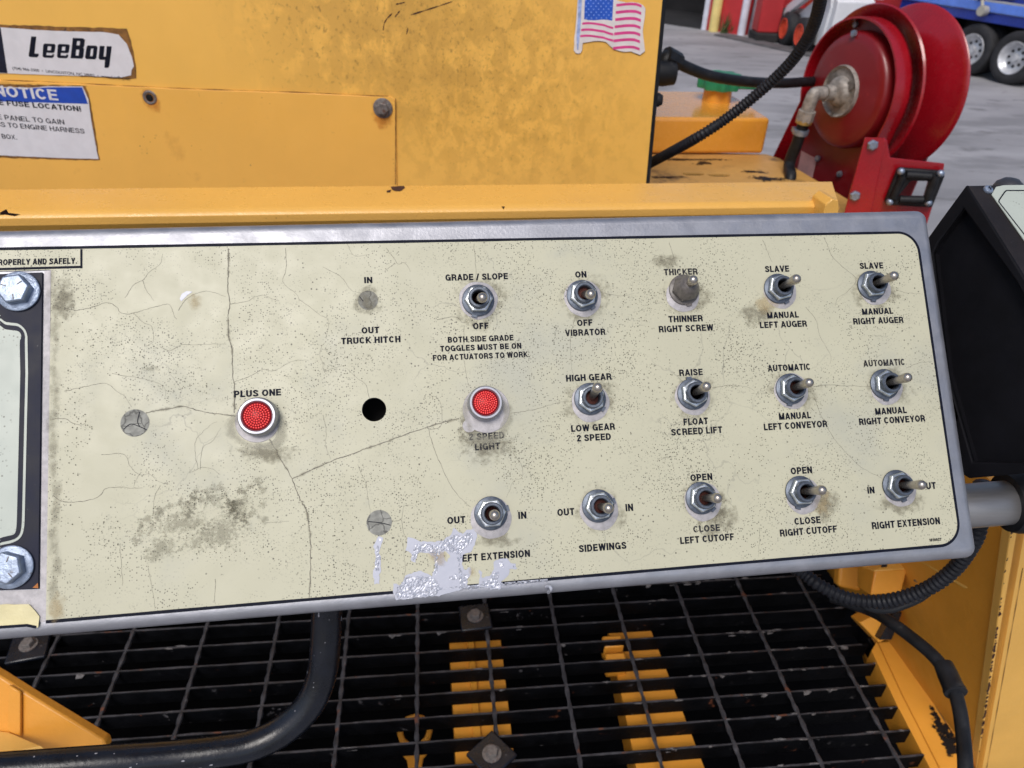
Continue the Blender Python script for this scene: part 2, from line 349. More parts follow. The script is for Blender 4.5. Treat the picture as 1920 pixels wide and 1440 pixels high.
# ------------------------------------------------------------------ mesh helpers
class MB:
    def __init__(s):
        s.v, s.f, s.fade = [], [], {}
    def add(s, verts, faces):
        o = len(s.v)
        s.v += [V(p) for p in verts]
        s.f += [tuple(i + o for i in q) for q in faces]
        return s
    def box(s, c, size, X=None, Y=None, Z=None):
        X, Y, Z = V(X or (1, 0, 0)), V(Y or (0, 1, 0)), V(Z or (0, 0, 1))
        c = V(c)
        p = [c + X * (size[0] * .5 * i) + Y * (size[1] * .5 * j) + Z * (size[2] * .5 * k) for i in (-1, 1) for j in (-1, 1) for k in (-1, 1)]
        return s.add(p, [(0, 1, 3, 2), (4, 6, 7, 5), (0, 4, 5, 1), (2, 3, 7, 6), (0, 2, 6, 4), (1, 5, 7, 3)])
    def prism(s, poly, ext, holes=()):
        """flat polygon (3D points) pushed along ext"""
        loops = [[V(p) for p in poly]] + [[V(p) for p in h] for h in holes]
        n = V((0, 0, 0))
        L0 = loops[0]
        for i in range(len(L0)):
            n += L0[i].cross(L0[(i + 1) % len(L0)])
        n.normalize()
        ax = n.orthogonal().normalized()
        ay = n.cross(ax)
        tri = tessellate_polygon([[V((p.dot(ax), p.dot(ay), 0)) for p in l] for l in loops])
        flat = [p for l in loops for p in l]
        k = len(flat)
        e = V(ext)
        faces = [tuple(t) for t in tri] + [tuple(i + k for i in t) for t in tri]
        o = 0
        for l in loops:
            m = len(l)
            faces += [(o + i, o + (i + 1) % m, o + (i + 1) % m + k, o + i + k) for i in range(m)]
            o += m
        return s.add(flat + [p + e for p in flat], faces)
    def sheet(s, poly):
        return s.prism_flat([V(p) for p in poly])
    def prism_flat(s, L0):
        n = V((0, 0, 0))
        for i in range(len(L0)):
            n += L0[i].cross(L0[(i + 1) % len(L0)])
        n.normalize()
        ax = n.orthogonal().normalized()
        ay = n.cross(ax)
        tri = tessellate_polygon([[V((p.dot(ax), p.dot(ay), 0)) for p in L0]])
        return s.add(L0, [tuple(t) for t in tri])
    def lathe(s, prof, M4=None, seg=32, a0=0.0):
        """(radius, height) profile round local z"""
        M4 = M4 or Matrix()
        vs, fs = [], []
        for (r, z) in prof:
            for k in range(seg):
                a = a0 + 2 * math.pi * k / seg
                vs.append(M4 @ V((r * math.cos(a), r * math.sin(a), z)))
        for i in range(len(prof) - 1):
            for k in range(seg):
                k2 = (k + 1) % seg
                fs.append((i * seg + k, i * seg + k2, (i + 1) * seg + k2, (i + 1) * seg + k))
        if prof[0][0] > 1e-7:
            fs.append(tuple(range(seg)))
        if prof[-1][0] > 1e-7:
            fs.append(tuple((len(prof) - 1) * seg + k for k in range(seg)))
        return s.add(vs, fs)
    def tube(s, path, r, seg=14, rf=None):
        pts = [V(p) for p in path]
        n = len(pts)
        up = None
        vs, fs = [], []
        for i, p in enumerate(pts):
            d = (pts[min(i + 1, n - 1)] - pts[max(i - 1, 0)]).normalized()
            if up is None:
                up = d.orthogonal().normalized()
            up = (up - d * up.dot(d)).normalized()
            sd_ = d.cross(up)
            rr = rf(i) if rf else r
            for k in range(seg):
                a = 2 * math.pi * k / seg
                vs.append(p + (up * math.cos(a) + sd_ * math.sin(a)) * rr)
        for i in range(n - 1):
            for k in range(seg):
                k2 = (k + 1) % seg
                fs.append((i * seg + k, i * seg + k2, (i + 1) * seg + k2, (i + 1) * seg + k))
        fs += [tuple(range(seg)), tuple((n - 1) * seg + k for k in range(seg))]
        return s.add(vs, fs)
    def ribbon(s, pts, width, n, wf=None):
        pts = [V(p) for p in pts]
        m = len(pts)
        vs, fs = [], []
        n = V(n)
        for i, p in enumerate(pts):
            d = (pts[min(i + 1, m - 1)] - pts[max(i - 1, 0)]).normalized()
            c = n.cross(d).normalized()
            ww = (wf(i / (m - 1)) if wf else 1) * width * 0.5
            vs += [p - c * ww, p + c * ww]
        for i in range(m - 1):
            fs.append((2 * i, 2 * i + 1, 2 * i + 3, 2 * i + 2))
        return s.add(vs, fs)
    def disc_film(s, c, rx, ry, X, Y, rings=6, seg=36, wob=0.25, rnd=random, inner=0.0):
        """disc with 'fade' 1 at its middle and 0 at its rim (inner > 0 makes a ring)"""
        ph = [rnd.random() * 6.28 for _ in range(4)]
        o = len(s.v)
        vs = []
        for i in range(rings + 1):
            t = inner + (1 - inner) * i / rings
            for k in range(seg):
                a = 2 * math.pi * k / seg
                w_ = 1 + wob * (math.sin(2 * a + ph[0]) * .4 + math.sin(3 * a + ph[1]) * .35 + math.sin(5 * a + ph[2]) * .25 + math.sin(9 * a + ph[3]) * .12)
                vs.append(V(c) + V(X) * (rx * t * w_ * math.cos(a)) + V(Y) * (ry * t * w_ * math.sin(a)))
                q = i / rings
                s.fade[o + len(vs) - 1] = (1 - q) ** 0.8 if inner == 0 else max(0, 1 - abs(2 * q - 0.6))
        fs = []
        for i in range(rings):
            for k in range(seg):
                k2 = (k + 1) % seg
                fs.append((i * seg + k, i * seg + k2, (i + 1) * seg + k2, (i + 1) * seg + k))
        if inner == 0:
            fs.append(tuple(range(seg)))
        return s.add(vs, fs)

MW = {}                                     # world matrices of things
def build(name, mb, m, parent=None, world=True, smooth=True, bevel=0, seg=2, angle=40, label=None, loc=None):
    me = bpy.data.meshes.new(name)
    vs = mb.v
    top = parent
    while top is not None and top.parent is not None:
        top = top.parent
    if top is not None and world and top.name in MW:
        inv = MW[top.name].inverted()
        vs = [inv @ p for p in vs]
    bm = bmesh.new()
    lay = bm.verts.layers.float.new('fade') if mb.fade else None
    bv = [bm.verts.new(p) for p in vs]
    for q in mb.f:
        if len(set(q)) < 3:
            continue
        try:
            bm.faces.new([bv[i] for i in q])
        except ValueError:
            pass
    if mb.fade:
        for i, val in mb.fade.items():
            bv[i][lay] = val
    else:
        bmesh.ops.remove_doubles(bm, verts=bm.verts, dist=1e-7)
    bmesh.ops.recalc_face_normals(bm, faces=bm.faces)
    bm.to_mesh(me)
    bm.free()
    if smooth:
        me.polygons.foreach_set('use_smooth', [True] * len(me.polygons))
        me.set_sharp_from_angle(angle=R(angle))
    me.materials.append(m)
    o = bpy.data.objects.new(name, me)
    COL.objects.link(o)
    if parent is not None:
        o.parent = parent
    if loc is not None:
        o.location = loc
    if bevel:
        b = o.modifiers.new('bevel', 'BEVEL')
        b.width = bevel
        b.segments = seg
        b.limit_method = 'ANGLE'
        b.angle_limit = R(35)
        b.harden_normals = False
    if label:
        o['label'] = label
    return o
def tag(o, label, cat, group=None, kind=None):
    o['label'] = label
    o['category'] = cat
    if group:
        o['group'] = group
    if kind:
        o['kind'] = kind
    return o
def thing(name, label, cat, mw, group=None):
    o = bpy.data.objects.new(name, None)
    COL.objects.link(o)
    o.empty_display_size = 0.05
    if not isinstance(mw, Matrix):
        mw = Matrix.Translation(mw)
    o.matrix_world = mw
    MW[o.name] = mw.copy()
    return tag(o, label, cat, group)
def frame(p, X, Y, Z):
    X, Y, Z = V(X), V(Y), V(Z)
    return Matrix(((X.x, Y.x, Z.x, p.x), (X.y, Y.y, Z.y, p.y), (X.z, Y.z, Z.z, p.z), (0, 0, 0, 1)))
def axis_frame(p, z, xhint=(0, 0, 1)):
    z = V(z).normalized()
    x = V(xhint)
    x = (x - z * x.dot(z))
    if x.length < 1e-4:
        x = z.orthogonal()
    x.normalize()
    return frame(V(p), x, z.cross(x), z)
def spline(pts, n=12):
    pts = [V(p) for p in pts]
    out = []
    m = len(pts)
    for i in range(m - 1):
        p0, p1, p2, p3 = pts[max(i - 1, 0)], pts[i], pts[i + 1], pts[min(i + 2, m - 1)]
        for k in range(n):
            t = k / n
            out.append(0.5 * ((2 * p1) + (p2 - p0) * t + (2 * p0 - 5 * p1 + 4 * p2 - p3) * t * t + (3 * p1 - p0 - 3 * p2 + p3) * t ** 3))
    out.append(pts[-1])
    return out
def resample(pts, step):
    out = [pts[0].copy()]
    acc = 0.0
    for a, b in zip(pts, pts[1:]):
        L = (b - a).length
        while acc + L >= step:
            a = a + (b - a) * ((step - acc) / L)
            L = (b - a).length
            out.append(a.copy())
            acc = 0.0
        acc += L
    return out
def rpoly(pts, rad, seg=8):
    """2D polygon with rounded corners"""
    out = []
    n = len(pts)
    for i in range(n):
        p = V(pts[i])
        r = rad[i] if isinstance(rad, (list, tuple)) else rad
        if r <= 0:
            out.append(p)
            continue
        a = (V(pts[i - 1]) - p).normalized()
        b = (V(pts[(i + 1) % n]) - p).normalized()
        half = a.angle(b) / 2
        d = r / math.tan(half)
        c = p + (a + b).normalized() * (r / math.sin(half))
        s_, e_ = p + a * d, p + b * d
        v0, v1 = s_ - c, e_ - c
        ang = v0.angle_signed(v1)
        for k in range(seg + 1):
            t = -ang * k / seg
            out.append(c + V((v0.x * math.cos(t) - v0.y * math.sin(t), v0.x * math.sin(t) + v0.y * math.cos(t))))
    return out
def inset(pts, d):
    """move the sides of a convex 2D polygon inwards"""
    n = len(pts)
    P = [V(p) for p in pts]
    ar = sum(P[i].x * P[(i + 1) % n].y - P[(i + 1) % n].x * P[i].y for i in range(n))
    sg = 1 if ar > 0 else -1
    lines = []
    for i in range(n):
        e = (P[(i + 1) % n] - P[i]).normalized()
        nn = V((-e.y, e.x)) * sg
        lines.append((P[i] + nn * d, e))
    out = []
    for i in range(n):
        (p, e), (q, g) = lines[i - 1], lines[i]
        den = e.x * g.y - e.y * g.x
        t = ((q.x - p.x) * g.y - (q.y - p.y) * g.x) / den
        out.append(p + e * t)
    return out
def jag(pts, amp, step):
    """roughen a closed 3D outline"""
    out = []
    n = len(pts)
    for i in range(n):
        a, b = V(pts[i]), V(pts[(i + 1) % n])
        k = max(1, int((b - a).length / step))
        for j in range(k):
            p = a + (b - a) * (j / k)
            out.append(p + V((random.uniform(-amp, amp), random.uniform(-amp, amp), 0)))
    return out

# ---- lettering
# a bold grotesque drawn as strokes: every glyph is a list of centre lines, cap height 1
def ell(cx, cy, rx, ry, a0, a1, n=14):
    return [(cx + rx * math.cos(R(a0 + (a1 - a0) * i / n)), cy + ry * math.sin(R(a0 + (a1 - a0) * i / n))) for i in range(n + 1)]
WID = dict(zip('ABCDEFGHIJKLMNOPQRSTUVWXYZ', (.76, .70, .74, .72, .64, .60, .78, .72, .22, .56, .72, .58, .84, .72, .80, .68, .80, .72, .68, .66, .72, .72, 1.0, .72, .72, .64)))
WID.update({c: .60 for c in '0123456789'}); WID.update({'1': .42, '.': .2, '/': .36, '!': .22, ' ': .22, '-': .4, ',': .2})
def smooth2(p, n=6):
    return [(q.x, q.y) for q in spline([V((x, y, 0)) for x, y in p], n)]
def glyph(c, h):
    w_ = WID.get(c, .6)
    L, T, B, Rr, Md, m = h, 1 - h, h, w_ - h, .51, w_ / 2
    def bowl(y0, y1, x1):
        xc = x1 - (y1 - y0) / 2 * .9
        return [(L, y1), (xc, y1)] + ell(xc, (y0 + y1) / 2, x1 - xc, (y1 - y0) / 2, 90, -90, 10) + [(L, y0)]
    stem = [(L, 0), (L, 1)]
    ess = smooth2([(Rr - .005, .68), (Rr - .03, .80), (Rr - .12, T - .02), (m, T), (L + .10, T - .03), (L + .03, .80), (L + .03, .70), (L + .11, .59), (m, .52), (Rr - .09, .44), (Rr, .32), (Rr - .02, .19), (Rr - .12, B + .02), (m, B), (L + .10, B + .02), (L + .02, .18), (L, .30)])
    G_ = {
     'A': [[(h * .75, -.05), (m, 1.05)], [(w_ - h * .75, -.05), (m, 1.05)], [(.2 * w_, .28), (.8 * w_, .28)]],
     'B': [stem, bowl(Md, T, Rr - .03), bowl(B, Md, Rr)], 'C': [ell(m, .5, m - h, .5 - h, 38, 322, 22)], 'D': [stem, [(L, T), (m - .04, T)] + ell(m - .04, .5, Rr - m + .04, .5 - h, 90, -90) + [(L, B)]],
     'E': [stem, [(L, T), (w_, T)], [(L, Md), (w_ - .04, Md)], [(L, B), (w_, B)]], 'F': [stem, [(L, T), (w_, T)], [(L, .49), (w_ - .06, .49)]],
     'G': [ell(m, .5, m - h, .5 - h, 40, 338, 24), [(Rr, .53), (Rr, 0)], [(m + .04, .46), (w_, .46)]], 'H': [stem, [(Rr, 0), (Rr, 1)], [(L, Md), (Rr, Md)]], 'I': [[(m, 0), (m, 1)]],
     'J': [[(Rr, 1), (Rr, .3)] + ell(m, .3, m - h, .3 - h, 0, -170, 10)], 'K': [stem, [(L, .34), (w_ - .06, 1.06)], [(.36 * w_, .52), (w_ - .02, -.06)]], 'L': [stem, [(L, B), (w_, B)]],
     'M': [stem, [(Rr, 0), (Rr, 1)], [(L, 1.02), (m, -.02)], [(Rr, 1.02), (m, -.02)]], 'N': [stem, [(Rr, 0), (Rr, 1)], [(L, 1.0), (Rr, 0)]], 'O': [ell(m, .5, m - h, .5 - h, 0, 360, 28)],
     'P': [stem, bowl(.43, T, Rr)], 'Q': [ell(m, .5, m - h, .5 - h, 0, 360, 28), [(m + .08, .25), (w_ - .02, -.02)]], 'R': [stem, bowl(.46, T, Rr - .02), [(m, .46), (Rr - .12, .44), (Rr - .04, .36), (Rr - .02, .2), (Rr + .02, -.02)]],
     'S': [ess], 'T': [[(0, T), (w_, T)], [(m, 0), (m, 1)]], 'U': [[(L, 1), (L, .34)] + ell(m, .34, m - h, .34 - h, 180, 360, 14) + [(Rr, 1)]], 'V': [[(h * .75, 1.05), (m, -.05)], [(w_ - h * .75, 1.05), (m, -.05)]],
     'W': [[(h * .75, 1.05), (.28 * w_, -.05)], [(.28 * w_, -.05), (m, 1.05)], [(m, 1.05), (.72 * w_, -.05)], [(.72 * w_, -.05), (w_ - h * .75, 1.05)]], 'X': [[(h * .8, -.04), (w_ - h, 1.04)], [(h, 1.04), (w_ - h * .8, -.04)]],
     'Y': [[(h * .75, 1.05), (m, .40)], [(w_ - h * .75, 1.05), (m, .40)], [(m, 0), (m, .45)]], 'Z': [[(.02, T), (w_, T)], [(w_ - .08, T), (.08, B)], [(0, B), (w_, B)]],
     '0': [ell(m, .5, m - h, .5 - h, 0, 360, 26)], '1': [[(w_ - h * 1.2, 0), (w_ - h * 1.2, 1)], [(.02, .76), (w_ - h, .90)]], '2': [smooth2([(L + .01, .68), (L + .05, .84), (m, T), (Rr - .02, .83), (Rr, .70), (Rr - .1, .54), (m - .06, .36), (L + .05, B)]), [(.02, B), (w_, B)]],
     '3': [smooth2([(L, .74), (m, T), (Rr - .03, .74), (m, .53)]), smooth2([(m, .53), (Rr, .28), (m, B), (L, .26)])], '7': [[(0, T), (w_, T)], smooth2([(Rr, T), (m, .5), (m - .1, 0)])], '8': [ell(m, .74, m - h - .03, .26 - h, 0, 360), ell(m, .28, m - h, .28 - h, 0, 360)],
     '.': [[(m - .1, h * .95), (m + .1, h * .95)]], '/': [[(.04, -.05), (w_ - .04, 1.05)]], '!': [[(m, .28), (m, 1)], [(m - .1, h), (m + .1, h)]], '-': [[(0, .4), (w_, .4)]]}
    return G_.get(c, []), w_
def text_mesh(body, bold=0.09, space=1.0):
    vs, fs, x = [], [], 0.0
    zi = 0
    for c in body:
        st_, w_ = glyph(c, bold)
        for pts in st_:
            zi += 1
            m = len(pts)
            closed = m > 3 and (abs(pts[0][0] - pts[-1][0]) + abs(pts[0][1] - pts[-1][1])) < 1e-6
            o = len(vs)
            for i, (px, py) in enumerate(pts):
                a = pts[i - 1] if i else (pts[-2] if closed else pts[0])
                b_ = pts[i + 1] if i < m - 1 else (pts[1] if closed else pts[-1])
                dx, dy = b_[0] - a[0], b_[1] - a[1]
                l_ = math.hypot(dx, dy) or 1
                hh = bold * (1.06 - .14 * abs(dx / l_))          # level strokes a little thinner
                nx, ny = -dy / l_ * hh, dx / l_ * hh
                for sg in (-1, 1):
                    vs.append(V((x + px + nx * sg, min(1.005, max(-.005, py + ny * sg)), 0)))
            fs += [(o + 2 * i, o + 2 * i + 1, o + 2 * i + 3, o + 2 * i + 2) for i in range(m - 1)]
        x += w_ + .125 * space
    return vs, fs, x - .125 * space
def font_mesh(body):
    c = bpy.data.curves.new('lettering', 'FONT')
    c.body = body
    c.resolution_u = 3
    c.offset = .008
    o = bpy.data.objects.new('lettering', c)
    COL.objects.link(o)
    me = bpy.data.meshes.new_from_object(o.evaluated_get(bpy.context.evaluated_depsgraph_get()))
    vs = [v.co.copy() for v in me.vertices]
    fs = [tuple(p.vertices) for p in me.polygons]
    bpy.data.objects.remove(o)
    bpy.data.curves.remove(c)
    bpy.data.meshes.remove(me)
    x0, x1 = min(v.x for v in vs), max(v.x for v in vs)
    return [V(((v.x - x0) / .7, v.y / .7, 0)) for v in vs], fs, (x1 - x0) / .7
CAPH = 1.0
def write(mb, body, mapf, cap, width=None, align='c', bold=0.09, space=1.0, slant=0.0):
    """mapf(x, y) -> point; x along the line, y up from mid cap height; cap and width in mapf's units"""
    vs, fs, W = font_mesh(body) if any(c.islower() for c in body) else text_mesh(body, bold, space)
    sc = cap / CAPH
    sx = width / W if width else sc
    w_ = W * sx
    x0 = {'c': -w_ / 2, 'r': -w_, 'l': 0}[align]
    mb.add([mapf(x0 + v.x * sx + slant * v.y * sc, (v.y - CAPH / 2) * sc) for v in vs], fs)

# ================================================================== GROUND AND YARD
g = MB()
for i in range(40):
    pass
g.add([(-120, -60, 0), (120, -60, 0), (120, 260, 0), (-120, 260, 0)], [(0, 1, 2, 3)])
go = build('pavement', g, M['asphalt'], smooth=False)
tag(go, 'grey weathered asphalt yard with darker patches behind the machine', 'pavement', kind='structure')

def G(px, py):
    return onz(px, py, 0.0)

# ---- red shed with a dark open bay
bA, bB = G(1240, 44), G(1404, 68)
bd = (bB - bA).normalized()
bn = V((-bd.y, bd.x, 0))
if bn.dot(bA - CAM) < 0:
    bn = -bn
shed = thing('warehouse', 'red shed with white trim and a dark open bay across the yard', 'building', frame(bA, bd, bn, V((0, 0, 1))))
def shedbox(name, px0, px1, z0, z1, depth0, depth1, m, bev=0):
    a = onpl(px0, 40, bA, bn)
    b = onpl(px1, 40, bA, bn)
    xa, xb = (a - bA).dot(bd), (b - bA).dot(bd)
    mb = MB()
    mb.box(bA + bd * ((xa + xb) / 2) + bn * ((depth0 + depth1) / 2) + V((0, 0, (z0 + z1) / 2)), (abs(xb - xa), depth1 - depth0, z1 - z0), bd, bn)
    return build(name, mb, m, shed, smooth=False, bevel=bev)
shedbox('wall', 1326, 1398, 0, 5, 0.0, 0.25, M['wallred'])
shedbox('trim', 1319, 1327, 0, 5, -0.06, 0.28, M['wallwhite'])
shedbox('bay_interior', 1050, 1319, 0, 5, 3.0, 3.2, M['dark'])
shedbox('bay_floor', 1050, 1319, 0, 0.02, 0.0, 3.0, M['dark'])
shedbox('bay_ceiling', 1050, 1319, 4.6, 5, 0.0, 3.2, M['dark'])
shedbox('wall', 1398, 1720, 0, 5, 0.9, 1.15, M['wallred'])
b = thing('bollard', 'cream yellow post in front of the red shed wall', 'post', G(1337, 59))
mb = MB(); mb.lathe([(0.0, 0), (.13, 0), (.13, 1.5), (.10, 1.58), (0.0, 1.6)], Matrix.Translation(G(1337, 59)), 20)
build('pipe', mb, M['bollard'], b)
for (px, py, rr, lab) in ((1389, 66, .10, 'white post standing alone at the end of the red wall'), (1411, 61, .11, 'white post behind the other white post, beside the red scrap')):
    b = thing('white_post', lab, 'post', G(px, py), 'white posts by the red shed')
    mb = MB(); mb.lathe([(0.0, 0), (rr, 0), (rr, 1.9), (0, 1.92)], Matrix.Translation(G(px, py)), 16)
    build('pipe', mb, M['wallwhite'], b)
# weeds at the wall foot
mb = MB()
rnd = random.Random(3)
for i in range(120):
    p = G(1350 + rnd.random() * 35, 60 + rnd.random() * 3)
    h = .15 + rnd.random() * .45
    a = rnd.random() * 6.28
    d = V((math.cos(a), math.sin(a), 0))
    mb.add([p - d * .02, p + d * .02, p + V((rnd.uniform(-.2, .2), rnd.uniform(-.2, .2), h))], [(0, 1, 2)])
tag(build('weeds', mb, M['weed'], smooth=False), 'green weeds growing at the foot of the red wall', 'weeds', kind='stuff')
# low dark sill along the pavement
mb = MB()
a, c = G(1352, 66), G(1540, 108)
dd = (c - a).normalized(); nn = V((-dd.y, dd.x, 0))
mb.box((a + c) / 2 + V((0, 0, .02)), ((c - a).length, .5, .04), dd, nn)
tag(build('kerb_strip', mb, M['kerb'], smooth=False), 'dark worn strip edging the paved apron', 'kerb', kind='structure')
# red scrap machine standing behind the loader's bucket
sp = G(1440, 80) + V((0, .5, 0))
t = thing('fuel_pump', 'red boxy machine standing behind the loader bucket', 'machine', sp)
mb = MB(); mb.box(sp + V((0, 0, .75)), (.55, .6, 1.1)); build('body', mb, M['wallred'], t, bevel=.03)
mb = MB(); mb.box(sp + V((0.05, -.1, .1)), (.75, .8, .2)); build('base', mb, M['dark'], t, bevel=.03)
mb = MB(); mb.box(sp + V((0, -.05, 1.55)), (.42, .5, .5)); build('housing', mb, M['wallred'], t, bevel=.05)
mb = MB(); mb.box(sp + V((.02, -.32, 1.32)), (.3, .05, .12)); build('panel', mb, M['machwhite'], t, bevel=.01)

# ---- skid steer loader
w1, w2 = G(1464, 84), G(1492, 97)
hd = (w1 - w2); wb = hd.length; hd.normalize()          # heading: towards the bucket
sx = V((hd.y, -hd.x, 0))                                 # across
if sx.dot(w1 - CAM) < 0:
    sx = -sx                                             # away from the viewer
kk = 56 * (w1 - CAM).dot(_f) / F / .82
WB = wb / kk
print('LOADER', (w1 - CAM).length, wb, kk)
lo = thing('skid_steer', 'white compact loader with orange wheel rims and a black bucket', 'loader', frame(w2, hd, sx, V((0, 0, 1))))
Lf = MW[lo.name]
def lp(x, y, z):
    return Lf @ V((x * kk, y * kk, z * kk))
def lprism(name, poly, y0, y1, m, bev=.03):
    mb = MB()
    mb.prism([lp(x, y0, z) for x, z in poly], sx * ((y1 - y0) * kk))
    return build(name, mb, m, lo, bevel=bev * kk)
lprism('body', [(-.65, .35), (-.75, 1.15), (-.55, 1.45), (.15, 1.3), (1.45, .62), (1.5, .3), (1.2, .22), (-.5, .22)], .32, 1.35, M['machwhite'])
lprism('engine_cover', [(-.95, .45), (-1.0, 1.3), (-.72, 1.42), (-.62, .4)], .36, 1.3, M['machwhite'])
for y in (.12, 1.4):
    lprism('lift_arm', [(-.9, 1.35), (-.75, 1.75), (.2, 1.55), (1.55, .95), (1.95, .35), (1.8, .28), (1.45, .72), (.15, 1.3)], y, y + .14, M['machwhite'])
lprism('bucket', [(1.75, .05), (1.65, .75), (1.8, .85), (2.1, .55), (2.55, .08), (2.55, .03)], -.15, 1.85, M['bucket'], .02)
lprism('cab_frame', [(-.5, 1.2), (-.45, 2.15), (.55, 2.15), (1.0, 1.0), (.85, .95), (.45, 2.0), (-.35, 2.0), (-.38, 1.2)], .38, .48, M['rim'])
lprism('cab_frame', [(-.5, 1.2), (-.45, 2.15), (.55, 2.15), (1.0, 1.0), (.85, .95), (.45, 2.0), (-.35, 2.0), (-.38, 1.2)], 1.2, 1.3, M['rim'])
lprism('cab', [(-.36, 1.2), (-.34, 1.98), (.42, 1.98), (.8, 1.0)], .5, 1.18, M['dark'])
for (x, y) in ((0, .0), (WB, .0), (0, 1.4), (WB, 1.4)):
    mb = MB()
    mb.lathe([(0.2, -.02), (.34, -.03), (.41, .02), (.41, .26), (.34, .3), (.2, .3)], axis_frame(lp(x, y, .41), sx) @ Matrix.Scale(kk, 4), 28)
    mb.f = [q for q in mb.f if len(q) == 4]
    wl = build('wheel', mb, M['tyre'], lo)
    mb = MB()
    mb.lathe([(0, -.01), (.07, -.012), (.08, .0), (.2, -.005), (.24, -.04), (.255, -.04), (.255, .05), (.2, .2)], axis_frame(lp(x, y, .41), sx) @ Matrix.Scale(kk, 4), 28)
    build('rim', mb, M['rim'], wl)

# ---- blue dump truck
t1, t2 = G(1803, 140), G(1880, 158)
td = (t2 - t1); tw = td.length; td.normalize()
tn = V((-td.y, td.x, 0))
if tn.dot(t1 - CAM) < 0:
    tn = -tn
tk = 92 * (t2 - CAM).dot(_f) / F / 1.05
TWB = tw / tk
print('TRUCK', (t1 - CAM).length, tw, tk)
tr = thing('dump_truck', 'blue dump truck with twin rear axles and bright alloy wheels', 'truck', frame(t1, td, tn, V((0, 0, 1))))
Tf = MW[tr.name]
def tp(x, y, z):
    return Tf @ V((x * tk, y * tk, z * tk))
def tbox(name, x0, x1, y0, y1, z0, z1, m, bev=.02):
    mb = MB()
    mb.box(tp((x0 + x1) / 2, (y0 + y1) / 2, (z0 + z1) / 2), ((x1 - x0) * tk, (y1 - y0) * tk, (z1 - z0) * tk), td, tn)
    return build(name, mb, m, tr, bevel=bev * tk)
tbox('body', -2.3, 4.2, .12, 2.3, 1.50, 3.0, M['truckblue'])
tbox('rail', -2.3, 4.2, .02, .16, 1.28, 1.46, M['truckrail'], .015)
tbox('sill', -2.3, 4.2, .06, 2.2, 1.08, 1.27, M['truckblue'], .01)
tbox('chassis', -2.2, 6.2, .75, 1.55, .62, 1.07, M['dark'])
tbox('mud_flap', -.95, -.9, .1, .7, .3, 1.05, M['rubber'], .0)
tbox('rib', -.25, -.12, .0, .12, 1.47, 3.0, M['truckblue'])
tbox('rib', 1.3, 1.45, .0, .12, 1.47, 3.0, M['truckblue'])
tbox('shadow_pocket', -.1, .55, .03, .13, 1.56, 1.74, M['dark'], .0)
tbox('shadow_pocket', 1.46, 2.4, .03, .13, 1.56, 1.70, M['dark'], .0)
mb = MB(); mb.tube([tp(.05, -.10, 1.30), tp(-.38, -.12, 2.4)], .035 * tk, 10); build('latch_rod', mb, M['rod'], tr)
mb = MB(); mb.lathe([(0, -.05), (.10, -.05), (.11, 0), (.10, .1), (0, .1)], axis_frame(tp(.05, -.10, 1.30), tn) @ Matrix.Scale(tk, 4), 16); build('pivot', mb, M['rod'], tr)
tbox('cab', 4.7, 6.4, .1, 2.3, .9, 3.0, M['truckblue'])
for x in (0, TWB, TWB + 4.2):
    for y in (0.0, 1.75):
        A = axis_frame(tp(x, y, .52), tn) @ Matrix.Scale(tk, 4)
        mb = MB()
        mb.lathe([(.30, .02), (.34, -.01), (.44, -.03), (.50, .0), (.52, .05), (.52, .24), (.49, .28), (.52, .32), (.52, .52), (.44, .56), (.30, .56)], A, 40)
        mb.f = [q for q in mb.f if len(q) == 4]
        wl = build('wheel', mb, M['tyre'], tr)
        mb = MB()
        mb.lathe([(0, .03), (.07, .03), (.09, .09), (.13, .11), (.20, .115), (.235, .10), (.262, .05), (.29, .0), (.315, -.015), (.33, .01), (.30, .2)], A, 40)
        rm = build('rim', mb, M['steel'], wl)
        for k in range(8):
            a = k * math.pi / 4
            mb = MB()
            mb.lathe([(0, -.01), (.028, -.01), (.03, .03), (0, .03)], A @ Matrix.Translation((.165 * math.cos(a), .165 * math.sin(a), .105)), 10)
            build('hub_hole', mb, M['dark'], wl)
# second white cab behind the truck's blue body edge
q = G(1776, 60)
t = thing('street_sign', 'white and red marker post beyond the reel beside the truck', 'post', q)
mb = MB(); mb.lathe([(0, 0), (.09, 0), (.09, 2.4), (0, 2.4)], Matrix.Translation(q), 14); build('pole', mb, M['machwhite'], t)
mb = MB(); mb.box(q + V((.16, .0, 1.6)), (.16, .08, 1.2)); build('plate', mb, M['wallred'], t)

# ================================================================== PAVER
XM = V((math.cos(R(8)), math.sin(R(8)), 0)); YM = V((-math.sin(R(8)), math.cos(R(8)), 0)); ZU = V((0, 0, 1))

